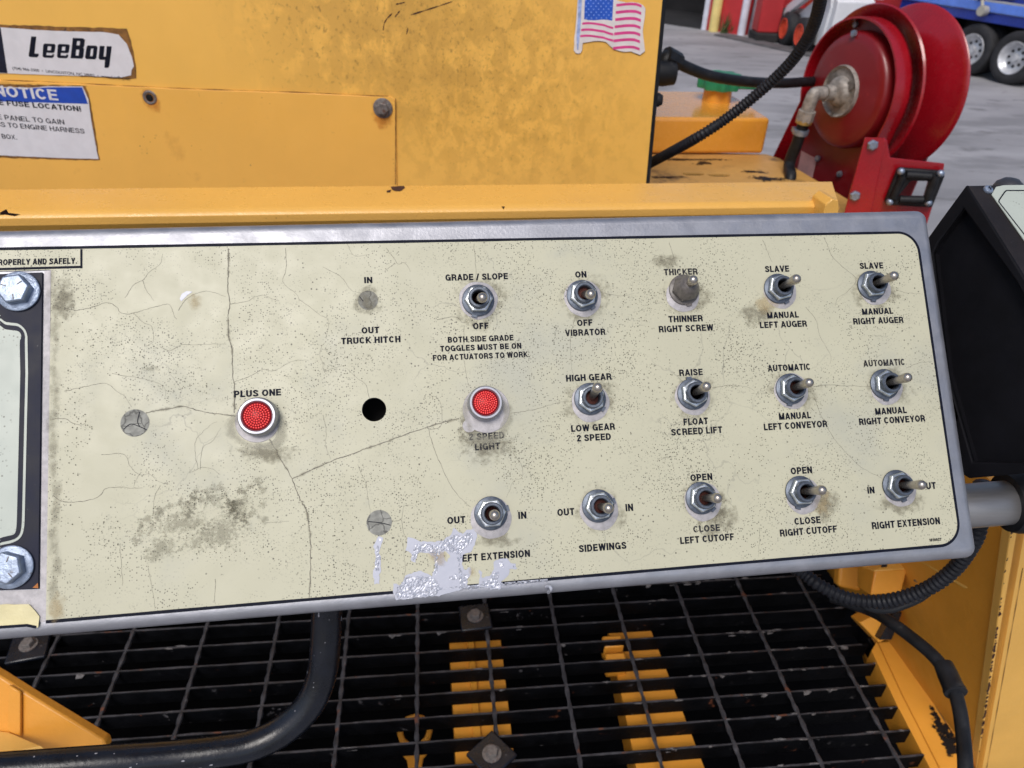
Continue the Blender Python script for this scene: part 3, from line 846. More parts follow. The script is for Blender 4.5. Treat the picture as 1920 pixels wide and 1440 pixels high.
# ---- engine hood
HX = V((math.cos(R(-1)), math.sin(R(-1)), 0)); HN = V((-HX.y, HX.x, 0))     # HN points away from the viewer
H0 = at(600, 200, 0.98)
def hp(px, py, off=0.0):
    return onpl(px, py, H0 - HN * off, HN)
HG = hp(600, 348)
hood = thing('engine_hood', 'yellow painted engine hood with grime, stickers and a bolted access panel', 'hood', frame(HG, HX, HN, ZU))
HI = MW[hood.name].inverted()
e0, e1 = hp(1242, 0), hp(1211, 345)
ed = (e0 - e1).normalized()
tl_ = HX * -1.25
P = [e1 - ed * .25, e0 + ed * .25, e0 + ed * .25 + tl_, e1 - ed * .25 + tl_]
gz = HI @ hp(800, 60)
M['hood'] = mat('hood_paint', YEL, 0.40, vary=(6, 0.05), spots=[
    ('ball', tuple(HI @ hp(690, 10)), 0.02, 0.24, (0.46, 0.26, 0.055), 30, 0.36, 0.5),
    ('ball', tuple(HI @ hp(900, 130)), 0.02, 0.26, (0.50, 0.28, 0.055), 42, 0.42, 0.5),
    ('ball', tuple(HI @ hp(1040, 240)), 0.02, 0.20, (0.52, 0.29, 0.055), 50, 0.46, 0.3),
    ('ball', tuple(HI @ hp(640, 0)), 0.0, 0.20, (0.13, 0.08, 0.025), 150, 0.54, 0.6),
    ('ball', tuple(HI @ hp(850, 40)), 0.0, 0.20, (0.16, 0.095, 0.025), 190, 0.54, 0.5),
    ('ball', tuple(HI @ hp(950, 180)), 0.0, 0.24, (0.22, 0.13, 0.03), 200, 0.55, 0.42),
    ('noise', 130, 0.72, 0.03, (0.10, 0.04, 0.015), 0, 0, 0.8)], bump=[(300, 0.1, 0.001), (9, 0.06, 0.012)], stretch=(1.1, 1, 0.85))
mb = MB(); mb.prism(P, HN * .003); build('shell', mb, M['hood'], hood, smooth=False)
mb = MB(); mb.prism([P[0] + HN * .6, P[1] + HN * .6, P[1] + HN * .003, P[0] + HN * .003], HX * -.004); build('side_sheet', mb, M['paint'], hood, smooth=False)
mb = MB(); mb.prism([P[1], P[2], P[2] + HN * .6, P[1] + HN * .6], V((0, 0, -.003))); build('top_sheet', mb, M['paint'], hood, smooth=False)
mb = MB(); mb.prism([P[2] + HN * .003, P[3] + HN * .003, P[3] + HN * .6, P[2] + HN * .6], HX * .004); build('side_sheet', mb, M['paint'], hood, smooth=False)
se = HX * .004
mb = MB(); mb.prism([P[0] + se * .05, P[1] + se * .05, P[1] + se * 1.4 + HN * .004, P[0] + se * 1.4 + HN * .004], HN * .012); build('edge_seal', mb, M['rubber'], hood, smooth=False)
# small bolt at the seal
mb = MB(); mb.lathe([(0, 0), (.008, 0), (.009, .006), (.006, .011), (0, .011)], axis_frame(hp(1226, 187, -.012), HX), 14); build('bolt', mb, M['rubber'], hood)
# access panel
mb = MB()
pan = [hp(*p, .0) for p in ((-330, 134), (0, 151), (120, 156), (350, 167), (560, 174), (690, 180), (734, 181), (741, 186), (742, 200), (746, 400), (-330, 420))]
mb.prism(pan, HN * -.0022)
ap = build('access_panel', mb, M['hoodpanel'] if 'hoodpanel' in M else mat('panel_paint', (0.86, 0.465, 0.09), 0.42, vary=(7, 0.05), spots=[('noise', 60, 0.70, 0.04, (0.16, 0.10, 0.06), 0, 0, 0.8), ('dots', 130, 0.09, 1.6, (0.22, 0.11, 0.03), 12, 0.50, 0.8), ('noise', 90, 0.60, 0.10, (0.55, 0.29, 0.06), 9, 0.5, 0.6), ('noise', 14, 0.58, 0.14, (0.62, 0.31, 0.06), 0, 0, 0.6)], bump=[(300, 0.12, 0.001)]), hood, smooth=False, bevel=.0006)
mb = MB()
line = [(2, 150), (120, 155), (350, 166), (560, 173), (690, 179), (733, 180.5)]
pts = resample(spline([hp(*p, .0024) for p in line], 8), .004)
mb.ribbon(pts, .0011, -HN, lambda t: .25 + 1.0 * abs(math.sin(t * 31) * math.sin(t * 13 + 1)))
pts = [hp(741.5, 184 + i * 6, .0024) for i in range(28)]
mb.ribbon(pts, .0012, -HN, lambda t: .5 + .5 * abs(math.sin(t * 21)))
build('seam_dirt', mb, M['glue'], ap, smooth=False)
A = axis_frame(hp(718, 202.5, .0022), -HN)
mb = MB(); mb.lathe([(0, 0), (.0127, 0), (.0127, .0014), (.0115, .002), (0, .002)], A, 32)
bt = build('bolt', mb, M['boltgrey'], ap)
mb = MB(); mb.lathe([(0, .002), (.0085, .002), (.0085, .0062), (.0075, .0072), (.003, .0072), (0, .0072)], A, 6, R(20)); build('bolt_head', mb, M['boltgrey'], ap, bevel=.0006)
A = axis_frame(hp(281, 183, .0022), -HN)
mb = MB(); mb.lathe([(.0095, .0001), (.0075, .0012), (.0052, .0004), (.0047, -.004)], A, 28)
mb.f = [q for q in mb.f if len(q) == 4]
build('grommet', mb, M['boltgrey'], ap)
mb = MB(); mb.lathe([(0, .0009), (.0048, .0009)], A, 24); build('bolt_hole', mb, M['dark'], ap)
rb_m = film('rust_bloom', (0.50, 0.16, 0.015), 60, .3, .7, .45)
mb = MB(); mb.disc_film(hp(718, 214, .0026), .018, .022, HX, ZU, wob=.2); build('rust_stain', mb, rb_m, ap)
mb = MB(); mb.disc_film(hp(283, 190, .0028), .014, .018, HX, ZU, wob=.2); build('rust_stain', mb, rb_m, ap)
# scratches
mb = MB()
for pl in (((735, 25), (722, 40), (718, 58)), ((765, 52), (762, 65)), ((750, 20), (740, 32)), ((770, 28), (820, 12), (850, 2)), ((742, 8), (760, 4))):
    pts = resample(spline([hp(*p, .0004) for p in pl], 8), .002)
    if len(pts) > 2:
        mb.ribbon(pts, .0017, -HN, lambda t: .15 + .9 * abs(math.sin(t * 9)) * (1 - t * .5))
build('scratches', mb, M['chip'], hood, smooth=False)

def decal(name, px, m, parent, off, thick=.0004, jit=0.0):
    pts = [hp(*p, off) for p in px]
    if jit:
        out = []
        for i, p in enumerate(pts):
            q = pts[(i + 1) % len(pts)]
            k = max(1, int((q - p).length / .006))
            for j in range(k):
                out.append(p.lerp(q, j / k) + HX * random.uniform(-jit, jit) + ZU * random.uniform(-jit, jit))
        pts = out
    mb = MB(); mb.prism(pts, HN * -thick)
    return build(name, mb, m, parent, smooth=False)
PXH = (hp(101, 100) - hp(100, 100)).length           # metres per photo pixel on the hood
def hmap(cx, cy, off, rot=2.0):
    c = hp(cx, cy, off)
    x = HX * math.cos(R(rot)) - ZU * math.sin(R(rot))
    y = ZU * math.cos(R(rot)) + HX * math.sin(R(rot))
    x, y = x * PXH, y * PXH * 1.0
    return lambda a, b_: c + x * a + y * b_
# maker's decal
glue1 = decal('glue_residue', [(-300, 34), (0, 46), (120, 50), (238, 53), (246, 75), (254, 118), (256, 146), (240, 148), (0, 136), (-300, 125)], M['glue'], hood, .0002, .0002, .0006)
nd = decal('name_decal', [(-300, 41), (0, 51), (70, 56), (130, 59), (195, 60), (222, 65), (238, 82), (248, 108), (251, 124), (247, 132), (246, 141), (228, 145), (150, 142), (100, 141), (0, 137), (-300, 126)], M['white'], hood, .0005, .0004, .0002)
c8 = lambda x, y: (x / 5.335, 40 + y / 5.335)
decal('logo_block', [(-300, 42), (1, 51.8), (14, 137), (-300, 125)], M['navy'], nd, .00095, .0001)
def poly_letters(mb, polys, off):
    for pl in polys:
        mb.prism([hp(*c8(*p), off) for p in pl], HN * -.00008)
mb = MB()
poly_letters(mb, [
    [(312, 150), (363, 153), (345, 322), (388, 324), (384, 348), (370, 361), (300, 357), (286, 345)],
    [(432, 236), (446, 221), (545, 226), (556, 240), (546, 306), (532, 317), (466, 313), (463, 338), (520, 341), (522, 328), (541, 330), (538, 355), (522, 367), (440, 363), (426, 350)],
    [(578, 240), (592, 226), (687, 230), (698, 244), (688, 308), (674, 319), (610, 316), (607, 340), (662, 343), (664, 331), (684, 333), (680, 358), (664, 370), (584, 367), (570, 353)],
    [(728, 165), (832, 170), (850, 186), (842, 250), (832, 262), (842, 276), (834, 355), (818, 374), (706, 369)],
    [(866, 254), (880, 240), (962, 244), (976, 258), (964, 366), (948, 381), (864, 377), (850, 362)],
    [(998, 245), (1046, 247), (1036, 352), (1058, 353), (1068, 248), (1118, 250), (1094, 448), (1080, 466), (1044, 464), (1050, 386), (1000, 384), (986, 370)]], .0010)
build('logo_letters', mb, M['ink'], nd, smooth=False)
mb = MB()
poly_letters(mb, [[(480, 250), (512, 252), (508, 290), (474, 288)], [(624, 254), (654, 256), (650, 293), (618, 291)], [(772, 198), (800, 199), (796, 240), (768, 239)],
                  [(764, 284), (792, 285), (786, 342), (758, 341)], [(912, 274), (934, 275), (926, 348), (902, 347)]], .00112)
build('letter_counter', mb, M['white'], nd, smooth=False)
mb = MB(); write(mb, '(704) 966-3300  \u2022  LINCOLNTON, NC 28092  \u2022  www.LeeBoy.co', hmap(133, 137.5, .0011, 2.4), 4.8, 217, bold=.072)
build('small_print', mb, M['ink'], nd, smooth=False)
# notice decal
decal('glue_residue', [(-260, 148), (0, 157), (160, 161), (167, 176), (178, 240), (184, 285), (187, 300), (150, 300), (-260, 288)], M['glue'], hood, .0024, .0002, .0006)
nt_ = decal('notice_decal', [(-260, 153), (0, 163), (50, 165), (90, 162), (155, 162), (166, 186), (172, 232), (182, 285), (185, 298), (150, 297), (110, 296), (65, 294), (0, 291), (-260, 280)], M['white'], hood, .0027, .0004, .0002)
decal('blue_band', [(-260, 155), (0, 164.5), (50, 166), (90, 163.5), (154, 163.5), (165, 194.8), (0, 190), (-260, 182)], M['blue'], nt_, .0031, .0001)
mb = MB(); write(mb, 'NOTICE', hmap(107.5, 178.5, .0034, 1.6), 19.5, 119, 'r', bold=.095); build('heading', mb, M['white'], nt_, smooth=False)
mb = MB()
write(mb, 'ENGINE FUSE LOCATION!', hmap(151.5, 204.3, .0034, 2.0), 9.6, 208, 'r', bold=.098)
write(mb, 'REMOVE PANEL TO GAIN', hmap(120, 229, .0034, 2.0), 9.2, 181, 'r', bold=.072)
write(mb, 'ACCESS TO ENGINE HARNESS', hmap(158, 246, .0034, 2.0), 9.0, 210, 'r', bold=.072)
write(mb, 'FUSE BOX.', hmap(31.5, 257.5, .0034, 2.0), 8.8, 66, 'r', bold=.072)
build('lettering', mb, M['ink'], nt_, smooth=False)
# flag sticker
cf = lambda x, y: (1060 + x / 9.6, y / 9.6)
fo = [(228, -90), (900, -90), (925, 5), (1010, 25), (1100, 45), (1200, 35), (1330, 55), (1400, 95), (1440, 150), (1430, 300), (1405, 450), (1392, 560), (1400, 650), (1418, 780), (1432, 920), (1345, 988), (1270, 960), (1180, 925), (1050, 932), (960, 912), (880, 885), (810, 830), (740, 760), (680, 742), (600, 735), (520, 738), (420, 755), (312, 772), (300, 905), (275, 952), (235, 965), (190, 955), (152, 905), (162, 780), (160, 690), (178, 560), (200, 300)]
decal('sticker_shadow_glue', [cf(x + 0, y + 12) for x, y in fo], M['glue'], hood, .0002, .0002, .0003)  # glue-brown copy of the outline, shifted down as the sticker's painted shadow
fl = decal('flag_sticker', [cf(*p) for p in fo], mat('flag_white', (0.74, 0.70, 0.70), .4, vary=(90, .08)), hood, .0008, .0005)
fl['label'] = 'faded stars and stripes flag sticker near the hood edge'
def strip(x0, x1, yt, yb, ytf, ybf, m, n=14):
    mb = MB()
    top = [(x0 + (x1 - x0) * i / n, yt + ytf(i / n)) for i in range(n + 1)]
    bot = [(x0 + (x1 - x0) * i / n, yb + ybf(i / n)) for i in range(n + 1)]
    mb.prism([hp(*cf(*p), .0013) for p in top + bot[::-1]], HN * -.0001)
    return mb
ws = lambda t: 18 * math.sin(t * 5.2 + .5) * -1 + (60 * max(0, t - .7) / .3 if t > .7 else 0)
mbr = MB()
for (a, b_) in ((415, 455), (528, 572), (640, 680)):
    s_ = strip(305 - (a - 415) * .17, 862, a, b_, ws, ws, None)
    mbr.add(s_.v, s_.f)
wr = lambda t: 14 * math.sin(t * 4.0 + 2.4) + (26 * max(0, t - .8) / .2)
for i, (a, b_) in enumerate(((62, 110), (190, 243), (318, 372), (448, 500), (575, 628), (700, 752), (835, 884))):
    s_ = strip(918 - i * 10, 1372 - i * 6, a, b_, wr, wr, None)
    mbr.add(s_.v, s_.f)
build('red_stripe', mbr, M['pink'], fl, smooth=False)
mb = MB(); mb.prism([hp(*cf(*p), .0013) for p in ((355, -80), (868, -80), (845, 372), (760, 356), (680, 352), (600, 356), (520, 366), (430, 362), (338, 344))], HN * -.0001)
ca = build('blue_canton', mb, M['flagblue'], fl, smooth=False)
mb = MB()
for r_ in range(9):
    for c_ in range(6):
        x = 380 + c_ * 90 + (45 if r_ % 2 else 0) - r_ * 2
        y = 325 - r_ * 53
        if x < 835 and y > -70:
            mb.prism([hp(*cf(x + 19 * math.cos(a * 1.2566 + 1.57) * (1 if q == 0 else .45), y - 19 * math.sin(a * 1.2566 + 1.57) * (1 if q == 0 else .45)), .00145) for a2 in range(10) for a, q in [(a2 / 2, a2 % 2)]], HN * -.00008)
build('star', mb, M['starblue'], fl, smooth=False)
mb = MB(); mb.prism([hp(*cf(*p), .0013) for p in ((232, -80), (300, -80), (285, 300), (262, 640), (232, 900), (210, 900), (200, 650), (225, 300))], HN * -.0001); build('flag_pole', mb, M['paleblue'], fl, smooth=False)

# ---- cross beam between hood and console
ZB = at(780, 348, .82).z
b0, b1 = onz(-20, 355.5, ZB), onz(1560, 340.5, ZB)
BX = (b1 - b0).normalized(); BY = V((-BX.y, BX.x, 0))
b0 = b0 - BX * .5
L_ = (b1 - b0).length
def beam_y(py):
    p = onz(780, py, ZB)
    return (p - b0).dot(BY)
yf = beam_y(391)
bm_ = thing('cross_beam', 'bright yellow folded steel beam running between the hood and the console', 'beam', frame(b0, BX, BY, ZU))
prof = [(0.0, 0.0)]
for k in range(7):
    a = R(90) * k / 6
    prof.append((yf + .010 - .010 * math.sin(a), -.010 + .010 * math.cos(a)))
prof = prof[:-2]
prof += [(yf + .002, -.0125), (yf + .074, -.090), (yf + .080, -.085), (yf + .012, -.006), (0, -.006)]
mb = MB(); mb.prism([b0 + BY * y + ZU * z for y, z in prof], BX * L_)
for i in range(len(prof), 2 * len(prof)):
    mb.v[i] = mb.v[i] + BX * (.42 * prof[i - len(prof)][0])
build('folded_plate', mb, M['beam'], bm_, bevel=.0012)
mb = MB()
for (cx, cy, s_) in ((747, 354, 1.0), (-5 + 25, 400, .9)):
    pass
mb.prism(jag([onz(*p, ZB + .0003) for p in ((733, 350), (757, 349), (760, 352), (750, 359), (738, 358))], .0006, .004), ZU * .0003)
mb.prism(jag([onz(*p, ZB + .0003) for p in ((724, 358), (734, 356), (732, 360), (726, 361))], .0006, .003), ZU * .0003)
pf = b0 + BY * (yf - .0006)
for pl in (((0, 398), (12, 392), (16, 399), (25, 400), (38, 402), (28, 405), (10, 402), (0, 403)), ((940, 387), (947, 387), (944, 392))):
    fnb = (BY * -.0775 + ZU * -.072).normalized(); fb0 = b0 + BY * (yf + .002) + ZU * -.0125
    mb.prism([onpl(px, py, fb0 + fnb * .0004, fnb) for px, py in pl], fnb * .0003)
build('chipped_paint', mb, M['chip'], bm_, smooth=False)
# end tab beside the beam's right end
mb = MB()
pt = at(1569, 380, .80)
mb.prism([pt + BX * x + ZU * z for x, z in ((-.012, -.06), (-.012, -.002), (-.006, .004), (.001, .002), (.005, -.006), (.006, -.06))], BY * .03)
build('end_tab', mb, M['beam'], bm_, bevel=.001)

# ---- deck, tank, cap
ZD = CAM.z - .50
d0 = onz(1350, 345, ZD)
dk = thing('deck_plate', 'dirty yellow deck plate with two slots beside the red reel', 'deck', frame(d0, XM, YM, ZU))
def dl(px, py):
    p = onz(px, py, ZD) - d0
    return p.dot(XM), p.dot(YM)
def dw(x, y, z=0):
    return d0 + XM * x + YM * y + ZU * z
x0, y0 = dl(1120, 330); x1, _ = dl(1505, 330)
yb = dl(1350, 285)[1]
sl = []
for (px, py) in ((1300, 326), (1348, 328)):
    cx, cy = dl(px, py)
    sl.append([dw(cx + .013 * math.cos(a) + .012 * math.copysign(1, math.cos(a)), cy + .010 * math.sin(a)) for a in [R(15 + 30 * k) for k in range(12)]])
mb = MB()
fx, fy = dl(1462, 297)
mb.prism([dw(x0, -.45), dw(fx + .05, -.45), dw(fx, fy), dw(*dl(1437, 289)), dw(*dl(1120, 281))], ZU * -.006, sl)
build('plate', mb, M['dirtydeck'], dk, smooth=False, bevel=.001)
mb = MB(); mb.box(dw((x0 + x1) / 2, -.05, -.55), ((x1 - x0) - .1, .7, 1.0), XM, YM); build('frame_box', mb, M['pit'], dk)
mb = MB()
for (px, py, rx, ry) in ((1290, 299, .10, .012), (1318, 306, .03, .016), (1412, 322, .035, .012), (1440, 335, .05, .02), (1250, 332, .04, .012)):
    p = onz(px, py, ZD + .0006 + random.random() * .0004)
    mb.disc_film(p, rx, ry, XM, YM, wob=.5)
build('grease_stain', mb, M['grease'], dk)

T0 = onz(1430, 291, ZD)
tank = thing('hydraulic_tank', 'low yellow tank with a green filler cap on the deck', 'tank', frame(T0, XM, YM, ZU))
zt = onpl(1437, 222, T0, YM).z - ZD
bk = (onz(1389, 172, ZD + zt) - T0).dot(YM)
mb = MB(); mb.box(T0 + XM * -.21 + YM * (bk / 2) + ZU * (zt / 2 + .0015), (.42, bk, zt - .003), XM, YM); build('shell', mb, M['tank'], tank, bevel=.008, seg=3)
cp = onz(1343, 188, ZD + zt)
mb = MB(); mb.lathe([(.0, 0), (.036, 0), (.034, .036), (0, .036)], Matrix.Translation(cp), 28); build('filler_neck', mb, M['orange'], tank)
mb = MB()
pr = []
for k in range(64):
    a = 2 * math.pi * k / 64
    pr.append((a, .050 + .0045 * math.cos(8 * a)))
vs = []
for (s_, z) in ((1, .030), (1.02, .034), (1.02, .058), (.95, .064), (.55, .066)):
    vs += [cp + V((r_ * s_ * math.cos(a), r_ * s_ * math.sin(a), z)) for a, r_ in pr]
fs = [(i * 64 + k, i * 64 + (k + 1) % 64, (i + 1) * 64 + (k + 1) % 64, (i + 1) * 64 + k) for i in range(4) for k in range(64)] + [tuple(range(64)), tuple(256 + k for k in range(64))]
mb.add(vs, fs)
capo = build('filler_cap', mb, M['green'], tank)
mb = MB(); mb.box(cp + V((.068, 0, .044)), (.05, .05, .022)); build('cap_tab', mb, M['green'], capo, bevel=.004)
mb = MB(); mb.box(cp + V((.098, 0, .042)), (.012, .03, .026)); build('latch', mb, M['rubber'], capo, bevel=.003)

# ---- red hose reel
RA = V((math.cos(R(-161)), math.sin(R(-161)), 0))            # axis, towards the hub side
RC = at(1586, 171, 1.60)                          # centre of the front cover
RS = V((0, 0, 1)).cross(RA); RS.normalize()       # sideways in the disc plane
RSY = RS if RS.dot(RT) > 0 else -RS
reel = thing('hose_reel', 'red steel hose reel with cast hub on a bolted pedestal', 'hose reel', frame(V((RC.x, RC.y, ZD)), RSY, -RA, ZU))
def rp(s, z, a=0.0):                               # s sideways, z up, a along the axis (all from the hub)
    return RC + RSY * s + ZU * z + RA * a
AF = axis_frame(RC, RA)
def near(px, py, a):
    p = onpl(px, py, RC + RA * a, RA) - RC
    return p.dot(RSY), p.z
hz = RC.z - ZD
rc = abs(near(1583, 53, 0)[1] - near(1583, 289, 0)[1]) / 2
# spring cover
mb = MB(); mb.lathe([(0, .012), (rc * .55, .012), (rc * .80, .006), (rc * .93, .004), (rc * .97, .0), (rc, -.012), (rc, -.03)], AF, 64); build('spring_cover', mb, M['redmatt'], reel, angle=55)
# pedestal plate: tapered foot rising to a round top, with a rim flange
ro = rc * 1.22
foot = []
sL, zL = near(1483, 330, -.03); sR, zR = near(1612, 392, -.03)
zf = -hz + .004
out = []
for k in range(33):
    a = R(-20) + (R(180 + 40)) * k / 32
    out.append((ro * math.cos(a), ro * math.sin(a)))
out += [near(1452, 336, -.034), near(1596, 415, -.034)]
mb = MB(); mb.prism([rp(s_, z, -.034) for s_, z in out], RA * .004); build('pedestal_plate', mb, M['redmatt'], reel)
mb = MB()
n = len(out)
vs, fs = [], []
run = out[-1:] + out[:-1]
for (s_, z) in run:
    q = V((s_, z)).normalized() * .004
    vs += [rp(s_, z, -.034), rp(s_, z, .004), rp(s_ - q.x, z - q.y, .004), rp(s_ - q.x, z - q.y, -.034)]
for i in range(n - 1):
    for k in range(4):
        k2 = (k + 1) % 4
        fs.append((i * 4 + k, i * 4 + k2, (i + 1) * 4 + k2, (i + 1) * 4 + k))
fs += [(0, 1, 2, 3), tuple((n - 1) * 4 + k for k in range(4))]
mb.add(vs, fs)
build('rim_flange', mb, M['red'], reel, angle=50)
# spool: two dished flanges and a drum
rf_ = rc * 1.43
def flange(a, flip):
    k = 1 if flip else -1
    prof = [(rc * .62, a), (rc * .9, a + k * .004), (rf_ * .80, a + k * .016), (rf_ * .93, a + k * .030), (rf_ * .985, a + k * .034), (rf_, a + k * .030), (rf_ * .985, a + k * .026), (rf_ * .93, a + k * .024), (rf_ * .8, a + k * .011), (rc * .9, a), (rc * .62, a - k * .004)]
    mb = MB(); mb.lathe(prof, AF, 96)
    mb.f = [q for q in mb.f if len(q) == 4]
    return mb
build('spool_flange', flange(-.072, True), M['red'], reel, angle=50)
build('spool_flange', flange(-.122, False), M['red'], reel, angle=50)
mb = MB(); mb.lathe([(rc * .66, -.122), (rc * .66, -.068)], AF, 64); build('drum', mb, M['redmatt'], reel)
mb = MB(); mb.lathe([(0, -.055), (.012, -.055), (.012, -.20), (0, -.20)], AF, 20); build('axle', mb, M['cast'], reel)
mb = MB()
outb = [(s_ * .55, max(z * .5, zf) if z > 0 else z) for s_, z in out]
mb.prism([rp(s_ * .5, (z if z < 0 else z * .4), -.225) for s_, z in out], RA * .004); build('rear_plate', mb, M['redmatt'], reel)
# small bolts on the cover and plate
for (px, py, a) in ((1603, 63, .006), (1606, 46, -.028), (1535, 297, -.028), (1576, 326, -.028)):
    s_, z = near(px, py, a)
    mb = MB(); mb.lathe([(0, 0), (.007, 0), (.007, .006), (0, .008)], axis_frame(rp(s_, z, a), RA), 6)
    build('cover_bolt', mb, M['galv'], reel)
# hub casting with swivel and hose
rh = rc * .43
mb = MB(); mb.lathe([(0, .03), (rh * .45, .03), (rh * .55, .026), (rh * .62, .015), (rh * .9, .014), (rh, .020), (rh * 1.04, .014), (rh * 1.04, .006)], AF @ Matrix.Translation((0, 0, 0)), 40); hub = build('hub', mb, M['cast'], reel)
mb = MB()
for k in range(3):
    a = R(30 + 120 * k)
    mb.box(rp(rh * .62 * math.cos(a), rh * .62 * math.sin(a), .020), (rh * .6, rh * .16, .016), RSY * math.cos(a) + ZU * math.sin(a), RSY * -math.sin(a) + ZU * math.cos(a))
build('hub_web', mb, M['cast'], hub, bevel=.002)
sw = rp(-.006, -.004, .0)
el = sw + RA * .072
dn = (ZU * -1 + RSY * -.12).normalized()
mb = MB(); mb.tube([sw + RA * .02, sw + RA * .048], .0165, 20); mb.tube([sw + RA * .046, sw + RA * .066], .0115, 20)
build('swivel', mb, M['cast'], hub)
mb = MB()
mb.tube(spline([sw + RA * .050, el - RA * .006 + RA * .004, el + RA * .004 + dn * .004, el + RA * .006 + dn * .02, el + RA * .006 + dn * .045], 6), .0138, 20)
mb.lathe([(.0, .0), (.0182, .0), (.0182, .022), (0, .022)], axis_frame(el + RA * .006 + dn * .036, dn), 8)
elb = build('elbow', mb, M['cast'], reel)
e2 = el + RA * .006 + dn * .056
mb = MB(); mb.lathe([(0, 0), (.0175, 0), (.0175, .007), (0, .007)], axis_frame(e2, dn), 20); build('brass_ring', mb, M['brass'], elb)
e3 = e2 + dn * .02
mb = MB(); mb.lathe([(.012, 0), (.0165, 0), (.0175, .006), (.0165, .012), (.012, .012)], axis_frame(e3, dn), 20); mb.box(e3 + dn * .006 - RSY * .018, (.014, .012, .010), RSY, RA, dn); build('hose_clamp', mb, M['galv'], elb)
hb = onz(1484, 338, ZD + .0)
mb = MB(); mb.tube(spline([e2, e2 + dn * .05, e2 + dn * .10 - RSY * .004, hb.lerp(e2 + dn * .12, .25) + V((0, 0, 0)), hb + dn * .05], 10), .0125, 16); build('supply_hose', mb, M['rubber'], reel)
# rating label
def rpx(px, py, a):
    return onpl(px, py, RC + RA * a, RA)
mb = MB(); mb.prism([rpx(*p, -.0295) for p in ((1503, 283), (1532, 298), (1523, 334), (1494, 326))], RA * .0006); build('rating_label', mb, M['pinklabel'], reel, smooth=False)
# bolted angle and roller arm
bp0 = RC + RSY * (ro * .80)
AX = (RSY * .93 + RA * .0).normalized()
PB = at(1640, 330, 1.40); BN = (V((CAM.x, CAM.y, 0)) - V((PB.x, PB.y, 0))).normalized()
BN = (-YM * .8 + XM * -.25).normalized()
def bq(px, py, off=0.0):
    return onpl(px, py, PB + BN * off, BN)
mb = MB(); mb.prism([bq(*p) for p in ((1621, 257), (1657, 258), (1660, 262), (1634, 392), (1632, 430), (1575, 430), (1585, 388))], BN * .005)
an = build('angle_bracket', mb, M['red'], reel, bevel=.0015)
mb = MB(); mb.prism([bq(*p, -.001) for p in ((1657, 258), (1663, 263), (1669, 296), (1771, 307), (1769, 322), (1735, 430), (1632, 430), (1634, 392))], BN * -.004, [[bq(*p, -.001) for p in ((1704, 336), (1741, 337), (1732, 368), (1681, 367))]])
# the arm is folded back from the angle
build('roller_arm', mb, M['red'], reel, bevel=.0012)
for (px, py) in ((1635.5, 271.5), (1602.5, 366.5)):
    mb = MB(); mb.lathe([(0, 0), (.010, 0), (.010, .005), (.007, .008), (0, .008)], axis_frame(bq(px, py, .005), BN), 6, R(10))
    build('bracket_bolt', mb, M['galv'], an)
mb = MB()
mb.prism([bq(*p, .0005) for p in ((1685, 312), (1766, 318), (1769, 326), (1745, 386), (1659, 381), (1657, 374), (1680, 316))], BN * .012, [[bq(*p, .0005) for p in ((1705, 336), (1740, 337), (1731, 367), (1682, 366))]])
fr = build('roller_frame', mb, M['rubber'], reel, bevel=.003)
for a, c in (((1699, 328), (1745, 331)), ((1686, 374), (1730, 375)), ((1693, 330), (1674, 372)), ((1755, 330), (1738, 374))):
    mb = MB(); mb.tube([bq(*a, .014), bq(*c, .014)], .0075, 14)
    build('roller', mb, M['rubber'], fr)
for (px, py) in ((1689, 321), (1763, 325), (1668, 378), (1740, 380)):
    mb = MB(); mb.lathe([(0, 0), (.0065, 0), (.0065, .004), (.004, .007), (0, .008)], axis_frame(bq(px, py, .0125), BN), 14)
    build('screw', mb, M['galv'], fr)

# ---- hoses near the hood
def corr(mb, pts, r, pitch, amp):
    """ribbed conduit"""
    P_ = resample(spline(pts, 16), pitch / 4)
    mb.tube(P_, r, 16, lambda i: r - amp * (0, 0, 1, 1)[i % 4] * 1.0)
mb = MB()
corr(mb, [at(1150, 346, 1.16), at(1214, 309, 1.08), at(1300, 262, .97), at(1362, 222, .95), at(1420, 176, .92), at(1478, 122, .88), at(1515, 70, .84), at(1534, 20, .80), at(1541, -40, .76), at(1535, -140, .74)], .0071, .0048, .0012)
tag(build('corrugated_conduit', mb, M['loom'], angle=80), 'ribbed black conduit rising in front of the red reel', 'conduit', 'ribbed black conduits')
mb = MB()
P_ = spline([at(1262, 112, 1.42), at(1290, 127, 1.44), at(1335, 143, 1.48), at(1400, 153, 1.55), at(1465, 156, 1.62), at(1520, 153, 1.68), at(1600, 150, 1.8)], 10)
mb.tube(P_, .0105, 16)
hs = build('rubber_hose', mb, M['rubber'])
tag(hs, 'smooth black hose running above the green cap behind the reel', 'hose')
mb = MB(); mb.tube(spline([at(1272, 120, 1.42), at(1256, 110, 1.41), at(1246, 118, 1.41), at(1238, 130, 1.42), at(1215, 140, 1.44)], 8), .017, 16); mb.lathe([(0, -.022), (.021, -.022), (.024, 0), (.021, .022), (0, .022)], axis_frame(at(1243, 137, 1.41), XM), 18); mb.lathe([(0, -.016), (.019, -.016), (.019, .016), (0, .016)], axis_frame(at(1259, 112, 1.41), (P_[1] - P_[0])), 8)
build('elbow_fitting', mb, M['rubber'], hs)

